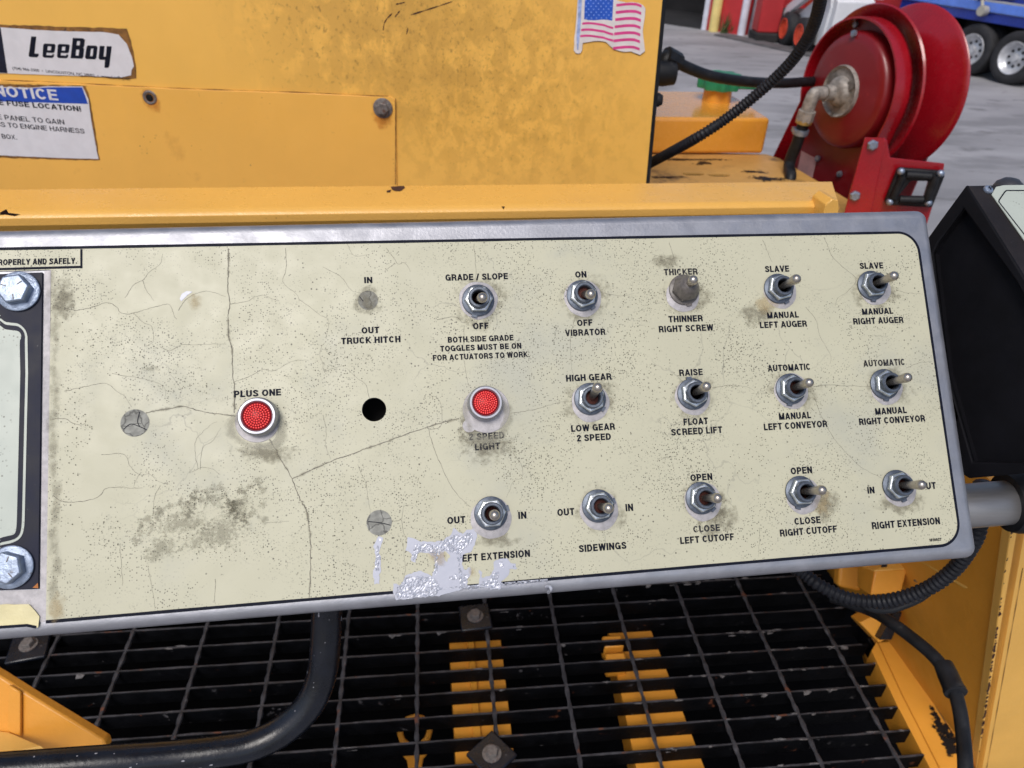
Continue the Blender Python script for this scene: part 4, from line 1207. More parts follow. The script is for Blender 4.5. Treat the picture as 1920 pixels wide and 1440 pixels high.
# ---- floor grating
ZG = CAM.z - .90
g1, g2 = onz(1493, 1077, ZG), onz(1693, 1440, ZG)
GY = (g1 - g2).normalized(); GX = V((GY.y, -GY.x, 0))
go_ = onz(665, 1141, ZG)
gr = thing('floor_grating', 'worn black steel floor grating under the control console', 'grating', frame(go_, GX, GY, ZU))
def gl(px, py, z=ZG):
    p = onz(px, py, z) - go_
    return p.dot(GX), p.dot(GY)
rods = [gl(px, py)[0] for px, py in ((251, 1180), (388, 1171), (530, 1156), (665, 1141), (797, 1136), (923, 1121), (1043, 1114), (1165, 1102), (1275, 1115), (1380, 1080), (1493, 1077))]
sp = (rods[-1] - rods[0]) / (len(rods) - 1)
rods = [rods[0] + sp * (i - 6) for i in range(len(rods) + 6)]
xR = gl(1660, 1252)[0]
xL = rods[0] - .05
yN, yF = gl(960, 1560)[1], gl(960, 1020)[1]
ybar = gl(960, 1251)[1]
# measured bars crossing x = 960 in the photograph
bars_px = [1133, 1174, 1214, 1251, 1289, 1329, 1371, 1414]
by = [gl(960, p)[1] for p in bars_px]
bs = (by[0] - by[-1]) / (len(by) - 1)
mb = MB()
k0 = int((yN - ybar) / bs) - 1
k1 = int((yF - ybar) / bs) + 1
rb = random.Random(5)
for k in range(k0, k1 + 1):
    y = ybar + k * bs
    xr = xR + rb.uniform(-.012, .004)
    mb.box(go_ + GX * ((xL + xr) / 2) + GY * y + ZU * -.0125, (xr - xL, .0038, .025), GX, GY)
build('bearing_bar', mb, M['grate'], gr, smooth=False, bevel=.0006)['kind'] = 'stuff'
mb = MB()
for k in range(k0, k1 + 1):
    y = ybar + k * bs
    n_ = 160
    mb.ribbon([go_ + GX * (xL + (xR - .014 - xL) * i / n_) + GY * (y + rb.uniform(-.0003, .0003)) + ZU * .00015 for i in range(n_ + 1)],   .0030, ZU, lambda t: .75 + .25 * math.sin(t * 90 + k))
build('worn_edge', mb, M['wornedge'], gr, smooth=False)['kind'] = 'stuff'
mb = MB()
for x in rods:
    n_ = int((yF - yN) / .004)
    P_ = [go_ + GX * (x + rb.uniform(-.0003, .0003)) + GY * (yN + (yF - yN) * i / n_) + ZU * -.0015 for i in range(n_ + 1)]
    mb.tube(P_, .0030, 6, lambda i: .0029 + .0006 * math.sin(i * 1.05))
build('cross_rod', mb, M['wornedge'], gr)['kind'] = 'stuff'
xr = xR + .004
mb = MB()
for (pa, pb) in (((1618, 1172), (1660, 1250)),):
    a, c = onz(*pa, ZG), onz(*pb, ZG)
    mb.box((a + c) / 2 + ZU * -.0125, (.006, (c - a).length, .026), GX, GY)
build('end_bar', mb, M['grate'], gr, smooth=False)

mb = MB()
for i in range(150):
    k = rb.randint(k0, k1); xx = xR - abs(rb.gauss(0, .32)) if i % 3 else rb.uniform(xL, xR)
    c_ = go_ + GX * xx + GY * (ybar + k * bs + rb.uniform(-.002, .002)) + ZU * .0004
    r1 = rb.uniform(.0015, .0045); ph = rb.random() * 6
    vs = [c_ + ZU * rb.uniform(.0008, .0025)]
    for j in range(9):
        a = j * 6.283 / 9
        q = r1 * (1 + .35 * math.sin(2 * a + ph) + .2 * math.sin(5 * a))
        vs.append(c_ + GX * (q * 1.9 * math.cos(a)) + GY * (q * .62 * math.sin(a)) + ZU * (-.004 if abs(q * .62 * math.sin(a)) > .0017 else -.0003))
    mb.add(vs, [(0, 1 + j, 1 + (j + 1) % 9) for j in range(9)])
build('asphalt_crumbs', mb, mat('dried_asphalt', (0.13, 0.12, 0.12), .9, vary=(200, .5), bump=[(500, .6, .001)]), gr)['kind'] = 'stuff'
# pan and machinery below
pan_ = thing('machine_pan', 'pan and walls coloured near-black for the shade below the floor grating', 'pan', frame(go_ - ZU * .7, GX, GY, ZU))
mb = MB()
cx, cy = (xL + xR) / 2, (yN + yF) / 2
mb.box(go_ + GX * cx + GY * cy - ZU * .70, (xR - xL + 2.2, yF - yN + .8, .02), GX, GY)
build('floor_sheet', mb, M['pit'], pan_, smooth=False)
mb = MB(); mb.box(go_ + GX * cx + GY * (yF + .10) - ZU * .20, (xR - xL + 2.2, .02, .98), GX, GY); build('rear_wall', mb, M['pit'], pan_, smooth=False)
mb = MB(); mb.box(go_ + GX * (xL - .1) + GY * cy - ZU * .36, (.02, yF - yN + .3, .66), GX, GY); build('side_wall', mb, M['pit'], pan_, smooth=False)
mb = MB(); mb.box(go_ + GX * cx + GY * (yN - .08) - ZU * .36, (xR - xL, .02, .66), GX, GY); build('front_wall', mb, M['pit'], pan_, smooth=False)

def strip_thing(label, quad, zz, rib=None, stub=()):
    t = thing('frame_channel', label, 'channel', onz(*quad[0], zz), 'orange channels under the grating')
    mb = MB(); mb.prism([onz(*p, zz) for p in quad], ZU * -.05)
    build('web', mb, M['orange'], t, bevel=.002)
    if rib:
        a, c = onz(*rib[0], zz), onz(*rib[1], zz)
        mb = MB(); mb.prism([a + GX * -.005, a + GX * .005, c + GX * .005, c + GX * -.005], ZU * .007)
        build('rib', mb, M['orange'], t, bevel=.001)
    for (px, py) in stub:
        p = onz(px, py, zz)
        mb = MB(); mb.box(p + ZU * .01, (.03, .02, .03), GX, GY); build('stub', mb, M['orange'], t, bevel=.003)
    return t
strip_thing('orange channel with a raised rib below the middle of the grating', [(842, 1196), (938, 1190), (974, 1500), (858, 1500)], ZG - .034, ((882, 1200), (902, 1490)))
strip_thing('wider orange channel below the grating, right of the ribbed one', [(1140, 1180), (1215, 1166), (1345, 1500), (1205, 1500)], ZG - .034, None, ((1146, 1222), (1152, 1255)))
ek = thing('lifting_eye', 'small orange lifting eye with round hole under the grating', 'eye bolt', onz(778, 1385, ZG - .12))
c_ = onz(778, 1372, ZG - .10)
mb = MB()
ring = [c_ + GX * (.021 * math.cos(R(-60 + 30 * k))) + UP * (.021 * math.sin(R(-60 + 30 * k))) for k in range(11)]
mb.tube(ring, .0045, 8); build('ring', mb, M['orange'], ek)
mb = MB(); mb.prism([c_ + GX * x - UP * y for x, y in ((-.024, .028), (.024, .028), (.012, .040), (.008, .062), (-.008, .062), (-.012, .040))], _f * .008)
mb.box(c_ - UP * .085, (.045, .05, .03), GX, _f, UP); build('shank', mb, M['orange'], ek, bevel=.002)

# saddle clips on the grating
def clip(px, py, s, rot, lab):
    p = onz(px, py, ZG + .004)
    t = thing('grating_clip', lab, 'clip', p, 'bolted clips on the grating')
    X_ = GX * math.cos(rot) + GY * math.sin(rot); Y_ = ZU.cross(X_)
    mb = MB(); mb.box(p, (s, s, .006), X_, Y_); build('plate', mb, M['black'], t, bevel=.002)
    mb = MB(); mb.lathe([(0, .003), (.0085, .003), (.0085, .010), (.0075, .0115), (0, .0115)], Matrix.Translation(p), 6, .3); mb.lathe([(0, .003), (.012, .003), (.012, .0045), (0, .0045)], Matrix.Translation(p), 20)
    build('bolt', mb, M['boltgrey'], t)
clip(891, 1158, .046, R(4), 'square black bolted clip just below the console edge, middle of the grating')
clip(922, 1416, .046, R(40), 'black bolted clip turned diamond-wise at the bottom of the grating')
clip(55, 1212, .050, R(10), 'black bolted clip at the left below the yellowed label scrap')

# ---- black guard pipe that carries the console
gp = thing('guard_pipe', 'bent black tube with scuffed paint curving below the console', 'pipe', at(612, 1150, .62))
pth = [at(622, 1000, .56), at(617, 1080, .57), at(613, 1150, .58), at(610, 1210, .585), at(604, 1262, .59), at(588, 1308, .592), at(560, 1345, .592), at(520, 1376, .59), at(470, 1398, .585), at(410, 1409, .578), at(330, 1418, .57), at(200, 1428, .555), at(0, 1443, .535), at(-250, 1462, .51)]
mb = MB(); mb.tube(resample(spline(pth, 10), .004), .0118, 28); build('tube', mb, M['black'], gp)
mb = MB()
rs = random.Random(11)
Pp = resample(spline(pth, 10), .004)
for i in range(len(Pp) - 2):
    if rs.random() < .30:
        d_ = (Pp[i + 1] - Pp[i]).normalized()
        to = (CAM - Pp[i]); to = (to - d_ * to.dot(d_)).normalized()
        sd_ = d_.cross(to)
        an_ = rs.gauss(.1, .45)
        c = Pp[i] + (to * math.cos(an_) + sd_ * math.sin(an_)) * .01185
        nrm = (c - Pp[i]).normalized()
        e1_ = nrm.cross(d_)
        s_ = rs.uniform(.0002, .0008)
        ln = rs.choice((1, 1, 2, 3))
        mb.prism([c + (d_ * math.cos(a) * s_ * ln + e1_ * math.sin(a) * s_ * rs.uniform(.6, 1.2)) for a in [k * 1.047 for k in range(6)]], nrm * .0001)
build('paint_chips', mb, mat('pale_scuff', (0.30, 0.30, 0.33), .6, vary=(300, .3)), gp, smooth=False)['kind'] = 'stuff'

# ---- wedge bracket lower left
WD = .66
wb_ = thing('wedge_bracket', 'bright orange wedge bracket at the lower left behind the black pipe', 'bracket', at(100, 1400, WD))
def wq(px, py, d=WD):
    return at(px, py, d)
mb = MB(); mb.prism([wq(-60, 1233), wq(0, 1268), wq(60, 1306), wq(195, 1388), wq(199, 1403), wq(100, 1411), wq(0, 1420), wq(-60, 1425)], _f * .012); build('plate', mb, M['orange'], wb_, bevel=.002)
mb = MB(); mb.prism([wq(-80, 1360, WD - .001), wq(18, 1372, WD - .001), wq(78, 1398, WD - .03), wq(92, 1412, WD - .03), wq(-80, 1432, WD - .03)], UP * -.004); build('flange', mb, M['post'], wb_, bevel=.001)
mb = MB(); mb.prism([wq(20, 1282, WD - .001), wq(42, 1295, WD - .001), wq(42, 1380, WD - .001), wq(18, 1368, WD - .001)], _f * -.003); build('weld_strip', mb, M['orange'], wb_, bevel=.001)

# ---- corner post and side plates, lower right
PD = .78
cpst = thing('corner_post', 'yellow steel post with chipped edge beside the grating', 'post', onz(1860, 1440, ZG - .2))
PN = (-YM).normalized()
PP = at(1870, 1200, PD)
def pq(px, py, off=0.0):
    return onpl(px, py, PP + PN * off, PN)
mb = MB()
e_top, e_bot = pq(1897, 985), pq(1826, 1470)
mb.prism([e_top, pq(2150, 985), pq(2080, 1470), e_bot], PN * -.012); build('front_plate', mb, M['post'], cpst, bevel=.0015)
mb = MB()
mb.ribbon([pq(1918 - i * .5 - (i * 8) * .118, 1065 + i * 8, .0006) for i in range(50)], .0009, -PN, lambda t: .7 + .3 * math.sin(t * 40)); build('weld_seam', mb, M['glue'], cpst, smooth=False)
mb = MB()
rs = random.Random(2)
for i in range(95):
    t_ = rs.random()
    t_ = t_ if rs.random() < .3 else .25 + .5 * t_
    p = e_top.lerp(e_bot, t_)
    s_ = rs.uniform(.0006, .0022)
    c = p + XM * rs.uniform(-.0002, .0012) + PN * .0004
    mb.prism([c + XM * (s_ * rs.uniform(.4, .9) * math.cos(a)) + ZU * (s_ * rs.uniform(.8, 1.7) * math.sin(a)) for a in [k * 1.047 for k in range(6)]], PN * .0002)
build('chipped_paint', mb, M['chip'], cpst, smooth=False)
# inner plate running back from the post, facing left
ID = (YM * 1.0 + XM * -.05).normalized()
a_, c_ = e_top + ZU * .02, e_bot
dpt = .50
mb = MB(); mb.prism([a_, c_, c_ + ID * dpt, a_ + ID * dpt], XM * .008); build('inner_plate', mb, M['orange'], cpst, smooth=False)
IN_ = XM
def iq(px, py, off=.0):
    return onpl(px, py, e_bot - XM * off, ID.cross(ZU).normalized())
mb = MB(); mb.lathe([(0, 0), (.0055, 0)], axis_frame(iq(1810, 1133, .0008), -XM), 20); build('bolt_hole', mb, M['glue'], cpst)
# sloping flange beside the grating
E0 = onz(1644, 1203, ZG + .012)
nrmF = (ZU * .86 - XM * .5).normalized()
ft = thing('toe_board', 'bright orange sloping flange along the right end of the grating', 'flange', E0)
FP = [onpl(*pp, E0, nrmF) for pp in ((1644, 1203), (1688, 1200), (1714, 1232), (1796, 1378), (1836, 1470), (1850, 1540), (1800, 1540), (1760, 1440), (1690, 1302))]
mb = MB(); mb.prism(FP, nrmF * -.01); build('plate', mb, M['orange'], ft, bevel=.002)
mb = MB(); mb.ribbon([onpl(1703 + i * 8.4, 1236 + i * 14.2, E0 + nrmF * .0004, nrmF) for i in range(11)], .0018, nrmF); build('weld_seam', mb, M['glue'], ft, smooth=False)
mb = MB(); mb.prism([onpl(*pp, E0 + nrmF * .001, nrmF) for pp in ((1644, 1203), (1690, 1302), (1760, 1440), (1750, 1452), (1680, 1318), (1634, 1220))], V((0, 0, -.045))); build('edge_wall', mb, M['orange'], ft, smooth=False)
T1 = (onpl(1760, 1440, E0, nrmF) - E0).normalized(); T2 = nrmF.cross(T1)
mb = MB(); mb.disc_film(onpl(1768, 1368, E0 + nrmF * .001, nrmF), .012, .030, T2, T1, wob=.6); mb.disc_film(onpl(1782, 1396, E0 + nrmF * .0014, nrmF), .014, .016, T2, T1, wob=.5)
build('grease_stain', mb, M['grease'], ft)
# back panel behind the conduit
bkp = thing('rear_bracket', 'orange boxed bracket with a slot under the console corner', 'bracket', at(1650, 1090, .95))
mb = MB(); mb.prism([at(1618, 1062, .98), at(1640, 1070, .95), at(1702, 1066, .95), at(1718, 1050, .98), at(1722, 1020, .98), at(1620, 1010, .98)], V((0, 0, -.005)))
build('top_plate', mb, M['beam'], bkp, bevel=.001)
mb = MB(); mb.prism([at(1640, 1071, .95), at(1702, 1067, .95), at(1690, 1112, .95), at(1632, 1116, .95)], _f * .02); build('face', mb, M['orange'], bkp, bevel=.002)
mb = MB(); mb.prism([at(1618, 1064, .978), at(1640, 1072, .948), at(1632, 1116, .948), at(1617, 1105, .978)], _f * .015); build('cheek', mb, M['orange'], bkp, bevel=.002)
mb = MB(); mb.prism([at(1652, 1056, .954), at(1664, 1055, .954), at(1663, 1063, .951), at(1652, 1064, .951)], V((0, 0, .0006))); build('slot', mb, M['dark'], bkp, smooth=False)
mb = MB(); mb.prism([at(1575, 1060, 1.05), at(1618, 1060, 1.05), at(1615, 1110, 1.05), at(1572, 1100, 1.05)], _f * .02); build('post', mb, M['orange'], bkp, bevel=.004)
gus = thing('gusset_tab', 'thin yellow gusset tab jutting from the frame under the conduit', 'bracket', at(1780, 1070, .86))
mb = MB(); mb.prism([at(1725, 1045, .90), at(1790, 1042, .90), at(1815, 1080, .82), at(1827, 1090, .80), at(1826, 1097, .80), at(1812, 1097, .81)], V((0, 0, -.006))); build('plate', mb, M['post'], gus, bevel=.001)
mb = MB(); mb.tube([at(1735, 1050, .93), at(1730, 1092, .93)], .010, 14); build('stud', mb, M['boltgrey'], gus)
wallb = thing('support_bracket', 'shaded orange steel plates behind the ribbed conduit', 'bracket', at(1700, 1150, 1.0))
mb = MB(); mb.prism([at(1660, 1000, 1.12), at(1960, 990, 1.10), at(1900, 1330, 1.10), at(1640, 1300, 1.12), at(1610, 1180, 1.14), at(1650, 1120, 1.13)], _f * .012); build('plate', mb, M['orange'], wallb, smooth=False)
mb = MB(); mb.prism([at(1612, 1168, 1.0), at(1668, 1140, 1.0), at(1690, 1150, 1.0), at(1660, 1200, 1.0), at(1648, 1206, 1.0)], _f * .03); build('gusset', mb, M['orange'], wallb, bevel=.002)
mb = MB(); mb.prism([at(1676, 1150, .985), at(1692, 1148, .985), at(1672, 1200, .985), at(1650, 1200, .985)], _f * .02); build('shadow_gap_strip', mb, M['black'], wallb, bevel=.001)

# conduit and hoses below the console
mb = MB()
corr(mb, [at(1400, 1020, .66), at(1495, 1068, .66), at(1535, 1096, .65), at(1585, 1120, .64), at(1640, 1128, .63), at(1695, 1120, .615), at(1745, 1100, .60), at(1788, 1068, .585), at(1820, 1025, .57), at(1836, 985, .56), at(1842, 900, .55)], .0061, .0043, .0011)
tag(build('corrugated_conduit', mb, M['loom'], angle=80), 'ribbed black conduit looping under the console corner', 'conduit', 'ribbed black conduits')
mb = MB()
P_ = resample(spline([at(1560, 1120, .86), at(1625, 1142, .83), at(1660, 1160, .80), at(1705, 1192, .77), at(1752, 1232, .74), at(1780, 1272, .72), at(1797, 1320, .70), at(1806, 1380, .68), at(1810, 1440, .66), at(1812, 1540, .64)], 10), .004)
mb.tube(P_, .0064, 16)
hs2 = build('rubber_hose', mb, M['rubber'])
tag(hs2, 'smooth black hose with a joint running down beside the grating', 'hose')
mb = MB()
ji = min(range(len(P_)), key=lambda i: (P_[i] - at(1783, 1278, .718)).length)
dj = (P_[ji + 1] - P_[ji]).normalized()
mb.lathe([(0, -.018), (.0088, -.018), (.0096, -.006), (.0096, .006), (.0104, .008), (.0104, .012), (.008, .013), (0, .013)], axis_frame(P_[ji], dj), 18); build('coupling', mb, M['rubber'], hs2)
mb = MB(); mb.tube(spline([at(1590, 1118, .75), at(1630, 1140, .75), at(1665, 1144, .75), at(1700, 1134, .75), at(1735, 1116, .75), at(1760, 1085, .75)], 10), .0036, 10)
tag(build('thin_cable', mb, M['rubber']), 'thin black cable hanging just under the ribbed conduit loop', 'cable')

# ================================================================== CONTROL CONSOLE
pa = V((0.9892334, -0.04435356, 0.13946339)); pb = V((0.06327854, 0.98891291, -0.13433946)); pt_ = V((-0.19713751, -0.03961817, 0.39191274))
AX_ = c2w(*pa); BX_ = c2w(*pb); NX_ = AX_.cross(BX_) * -1.0
PO = CAM + c2w(*pt_)
if NX_.dot(CAM - PO) < 0:
    NX_ = -NX_
PM = frame(PO, AX_, NX_.cross(AX_), NX_)
con = thing('control_console', 'aluminium control console with a cracked cream label and toggle switches', 'control panel', PM)
PI_ = PM.inverted()
CL = PI_ @ CAM
def pl(px, py, h=0.0):
    d = PI_.to_3x3() @ ray(px, py)
    q = CL + d * ((h - CL.z) / d.z)
    return V((q.x, q.y, h))
def pl2(px, py):
    q = pl(px, py)
    return V((q.x, q.y))
LPX = .0003                                      # one photo pixel is about 0.3 mm on the label
def part(name, mb, m, parent=con, **k):
    return build(name, mb, m, parent, world=False, **k)

# housing with a rounded front edge and one open hole
q1, q2, q3, q4 = pl2(0, 427), pl2(1742, 390), pl2(1840, 1046), pl2(0, 1202)
lx = -.168
def ext(p, q, x):
    return p + (q - p) * ((x - p.x) / (q.x - p.x))
outer = [ext(q4, q3, lx), q3, q2, ext(q1, q2, lx)]
hole_c = pl2(701.5, 768)
HR = 21.5 * LPX
holeloop = [V((hole_c.x + HR * math.cos(R(10 * k)), hole_c.y + HR * math.sin(R(10 * k)))) for k in range(36)]
rb_ = .0058
rings = []
for k in range(7):
    a = R(90) * k / 6
    ins = rb_ * (1 - math.sin(a))
    z = -.0002 - rb_ * (1 - math.cos(a))
    rings.append((ins, z))
rings += [(0, -.045), (.002, -.046)]
mb = MB()
loops = []
for ins, z in rings:
    lp_ = rpoly(inset(outer, ins), max(.0006, .0068 - ins), 6)
    loops.append([V((p.x, p.y, z)) for p in lp_])
n = len(loops[0])
vs = [p for l in loops for p in l]
fs = [(i * n + k, i * n + (k + 1) % n, (i + 1) * n + (k + 1) % n, (i + 1) * n + k) for i in range(len(loops) - 1) for k in range(n)]
fs.append(tuple((len(loops) - 1) * n + k for k in range(n)))
mb.add(vs, fs)
front = [loops[0], [V((p.x, p.y, -.0002)) for p in holeloop]]
tri = tessellate_polygon(front)
mb.add(front[0] + front[1], [tuple(t) for t in tri])
hl = [V((p.x, p.y, -.0002)) for p in holeloop]
mb.add(hl + [p + V((0, 0, -.003)) for p in hl], [(k, (k + 1) % 36, 36 + (k + 1) % 36, 36 + k) for k in range(36)])
part('housing', mb, M['alu'], angle=50)
mb = MB(); mb.box(V((hole_c.x, hole_c.y, -.03)), (.06, .06, .001)); part('inner_board', mb, M['dark'], smooth=False)

# label sheet
FT = .0005
TRc, BRc, BLc = pl2(1717, 436), pl2(1801.5, 1020), pl2(87, 1165.5)
ILc = pl2(97, 506)
ox = pl2(-260, 515); tlx = pl2(-260, 472)
lab2 = [tlx, ox, pl2(60, 507.5), ILc, BLc, BRc, TRc]
lab = rpoly(lab2, [0, 0, 0, .0008, .0004, 44 * LPX, 42 * LPX], 10)
mb = MB()
mb.prism([V((p.x, p.y, -.0001)) for p in lab], V((0, 0, FT + .0001)), [[V((p.x * 1.0, p.y, -.0001)) for p in holeloop]])
face = part('faceplate', mb, M['cream'], smooth=False)
mb = MB()
bl = rpoly([TRc + V((0, 0)), BRc, BLc], 0)
run = [BLc] + [p for p in rpoly([BLc, BRc, TRc, tlx], [0, 44 * LPX, 42 * LPX, 0], 12)][1:]
run = inset(run, 0) if False else run
cen = V((sum(p.x for p in run) / len(run), sum(p.y for p in run) / len(run)))
mb.ribbon(resample([V((p.x, p.y, FT + .00012)) for p in run], .0012), 5.2 * LPX, (0, 0, 1), lambda t: 1 + .05 * math.sin(t * 170))
part('border_line', mb, M['ink'], face, smooth=False)

# cracks
cracks = [
 (1.5, [(428, 466), (428, 500), (427, 540), (430, 562), (428, 600), (428, 632), (434, 655), (436, 705), (439, 722), (439, 775)]),
 (1.3, [(273, 774), (335, 763), (380, 771), (440, 780)]),
 (1.4, [(505, 824), (540, 885), (566, 942), (572, 950), (580, 985), (582, 1040), (580, 1120)]),
 (1.5, [(548, 897), (600, 874), (640, 858), (730, 826), (802, 801), (862, 783)]),
 (1.1, [(803, 803), (815, 845), (835, 890), (850, 917), (868, 938), (884, 952)]),
 (.9, [(888, 457), (892, 500), (893, 530)]), (.8, [(870, 610), (871, 680), (880, 726)]), (.9, [(958, 775), (1000, 768), (1040, 757), (1070, 752)]),
 (1.1, [(820, 600), (855, 595), (866, 604), (872, 605), (880, 598)]), (.9, [(806, 805), (828, 797), (827, 760), (818, 745), (800, 743)]),
 (.8, [(1079, 595), (1070, 640), (1072, 690), (1082, 722)]), (.8, [(692, 745), (685, 720), (665, 706), (650, 690)]),
 (.8, [(1335, 727), (1370, 722), (1400, 725), (1415, 733)]), (1.1, [(1525, 724), (1560, 722), (1630, 725)]),
 (.9, [(1527, 747), (1545, 790), (1570, 830), (1610, 872), (1655, 898)]), (.9, [(1545, 445), (1560, 480), (1580, 500), (1605, 523), (1590, 545), (1570, 560), (1565, 575)]),
 (.7, [(1680, 543), (1700, 549), (1730, 551)]), (.8, [(1700, 690), (1720, 681), (1748, 677)]), (1.0, [(1255, 455), (1262, 478), (1268, 500)]), (.9, [(1430, 450), (1448, 492)]),
 (.8, [(1510, 575), (1530, 600), (1535, 625), (1548, 650), (1558, 670), (1555, 685)]),
 (1.1, [(120, 578), (145, 582), (170, 577), (200, 568), (215, 573), (228, 588), (250, 587), (290, 575), (318, 571), (325, 590), (333, 600)]),
 (.8, [(235, 558), (250, 535), (268, 525), (280, 510), (300, 495), (305, 475)]), (.8, [(268, 525), (275, 545), (290, 565)]), (.9, [(335, 582), (350, 560), (375, 548), (395, 547), (425, 558)]),
 (.9, [(120, 733), (150, 728), (170, 722), (200, 720), (220, 735), (235, 745), (247, 765)]), (1.1, [(98, 786), (120, 784), (140, 794), (158, 796), (162, 785)]),
 (.8, [(300, 650), (320, 657), (345, 647), (425, 645)]), (.8, [(250, 587), (270, 605), (285, 612), (287, 640), (270, 650)]), (.9, [(535, 465), (537, 500), (530, 525), (535, 535), (555, 550), (560, 560)]),
 (.8, [(430, 570), (460, 565), (490, 553), (510, 560), (525, 565)]), (.8, [(440, 715), (470, 705), (492, 692), (515, 695), (545, 678), (580, 676)]),
 (1.2, [(98, 929), (118, 941), (150, 940), (185, 932), (200, 915), (240, 914), (270, 915)]), (.8, [(190, 853), (230, 852), (245, 875), (262, 890), (280, 889), (300, 905), (320, 907)]),
 (.7, [(265, 885), (255, 900), (250, 912)]), (.8, [(300, 910), (290, 930), (286, 970)]), (.7, [(278, 1065), (285, 1105), (291, 1145)]), (.9, [(403, 1085), (404, 1135)]),
 (.7, [(375, 880), (380, 840), (400, 825), (415, 800)]), (.7, [(360, 885), (385, 875), (415, 892)]), (.8, [(497, 980), (545, 977)]), (.9, [(725, 465), (745, 493), (760, 492), (770, 510)]),
 (.7, [(740, 493), (720, 510)]), (.7, [(605, 500), (640, 520), (660, 545), (690, 550)]), (.7, [(608, 697), (625, 690), (650, 685)]), (.7, [(608, 695), (600, 660), (610, 640)]),
 (.7, [(670, 870), (685, 905), (690, 930), (695, 965)]), (.8, [(728, 976), (752, 974), (757, 950), (775, 948)]), (.8, [(752, 975), (757, 1000), (765, 1012)]),
 (.8, [(962, 850), (978, 872), (979, 895), (962, 902), (955, 920), (949, 934)]), (.7, [(979, 874), (1005, 882)]), (.8, [(1127, 548), (1160, 555), (1190, 550)]), (.7, [(755, 1100), (760, 1060), (754, 1010)]),
 (.7, [(560, 560), (600, 590), (617, 600), (612, 635)]), (.7, [(606, 780), (612, 810), (610, 835), (620, 860)]), (.7, [(1425, 990), (1422, 1045)]), (.7, [(1270, 490), (1220, 475)]), (.6, [(650, 455), (665, 480), (690, 476)]),
 (.8, [(225, 1020), (228, 1060), (230, 1100)]), (.7, [(210, 700), (300, 720), (310, 750)]), (.7, [(372, 880), (366, 830), (390, 800), (408, 790)])]
rs = random.Random(4)
mb = MB(); mb2 = MB()
zc = FT + .00006
for wd, pts in cracks:
    base = resample(spline([pl(*p, zc) for p in pts], 6), .0008)
    if len(base) < 4:
        continue
    nx = ny = 0
    out = []
    for p in base:
        nx = nx * .75 + rs.gauss(0, .00011); ny = ny * .75 + rs.gauss(0, .00011)
        out.append(p + V((nx, ny, 0)))
    ph = rs.random() * 6
    mb.ribbon(out, .00036 * wd, (0, 0, 1), lambda t: (.55 + .45 * abs(math.sin(t * 17 + ph) * math.cos(t * 41))) * (1 if wd > 1.2 else 1 - .5 * t))
    if wd >= 1.3:
        o0 = len(mb2.v)
        zs = V((0, 0, -.00003))
        P3 = [p + zs for p in out]
        for i, p in enumerate(P3):
            d_ = (P3[min(i + 1, len(P3) - 1)] - P3[max(i - 1, 0)]).normalized(); cc = V((-d_.y, d_.x, 0)) * (.0014 * (.6 + .4 * math.sin(i * .13)))
            for j, fd in ((-1, 0), (0, .55), (1, 0)):
                mb2.fade[len(mb2.v)] = fd
                mb2.v.append(p + cc * j)
        mb2.f += [(o0 + 3 * i + j, o0 + 3 * i + j + 1, o0 + 3 * i + j + 4, o0 + 3 * i + j + 3) for i in range(len(P3) - 1) for j in (0, 1)]
part('cracks', mb, M['crack'], face, smooth=False)['kind'] = 'stuff'
part('crack_dirt', mb2, M['stain'], face)['kind'] = 'stuff'

# stains on the label
X2, Y2 = V((1, 0, 0)), V((0, 1, 0))
zst = [FT + .00008]
def st(mb, px, py, rx, ry, **k):
    zst[0] += .000004
    mb.disc_film(pl(px, py, zst[0]), rx * LPX, ry * LPX, X2, Y2, rnd=rs, **k)
mb = MB()
for a in ((912, 832, 62, 44), (880, 800, 30, 26), (1345, 975, 45, 45), (1545, 945, 40, 35), (1250, 490, 34, 20), (1420, 590, 45, 30), (500, 850, 60, 22), (930, 1012, 50, 16), (1690, 945, 60, 25), (120, 560, 26, 50), (1100, 560, 60, 55), (1640, 545, 58, 50), (1670, 725, 58, 50), (1490, 735, 60, 50), (1125, 955, 52, 50), (1300, 745, 52, 50), (900, 565, 60, 58), (1107, 755, 60, 55), (1320, 940, 52, 50), (690, 566, 34, 30), (1290, 560, 55, 50)):
    st(mb, *a)
part('dirt_stain', mb, M['stain'], face)['kind'] = 'stuff'
mb = MB()
for i in range(14):
    st(mb, 101 + rs.uniform(-3, 5), 530 + i * 44, 11, 34)
part('edge_dirt', mb, M['edgedirt'], face)['kind'] = 'stuff'
mb = MB()
for a in ((300, 955, 40, 26), (340, 940, 20, 10), (380, 915, 30, 14), (395, 938, 38, 30), (445, 950, 45, 32), (470, 915, 30, 14), (270, 985, 14, 30), (350, 1000, 90, 50), (430, 1030, 60, 45), (200, 640, 90, 60), (225, 680, 70, 30), (290, 690, 30, 12), (200, 1010, 60, 60), (600, 970, 60, 70), (640, 690, 70, 50), (980, 640, 90, 70), (1180, 690, 120, 90), (1240, 860, 110, 90), (1000, 880, 90, 60), (1030, 540, 90, 40), (560, 760, 60, 50), (350, 720, 60, 40), (1380, 650, 70, 70), (1200, 560, 80, 50), (740, 900, 90, 60), (140, 800, 40, 120), (1420, 860, 60, 60), (640, 1010, 60, 60), (620, 640, 60, 40), (1560, 950, 40, 30)):
    st(mb, *a, wob=.4)
hand = [(258, 1015), (261, 998), (266, 985), (278, 974), (292, 966), (304, 955), (318, 948), (336, 942), (346, 950), (352, 962), (361, 950), (361, 932), (367, 921), (384, 920), (400, 919), (417, 917), (424, 930), (428, 947), (440, 957), (446, 940), (452, 920), (468, 911), (484, 906), (490, 920), (491, 948), (490, 972), (470, 962), (452, 968), (436, 958), (430, 950), (438, 950)]
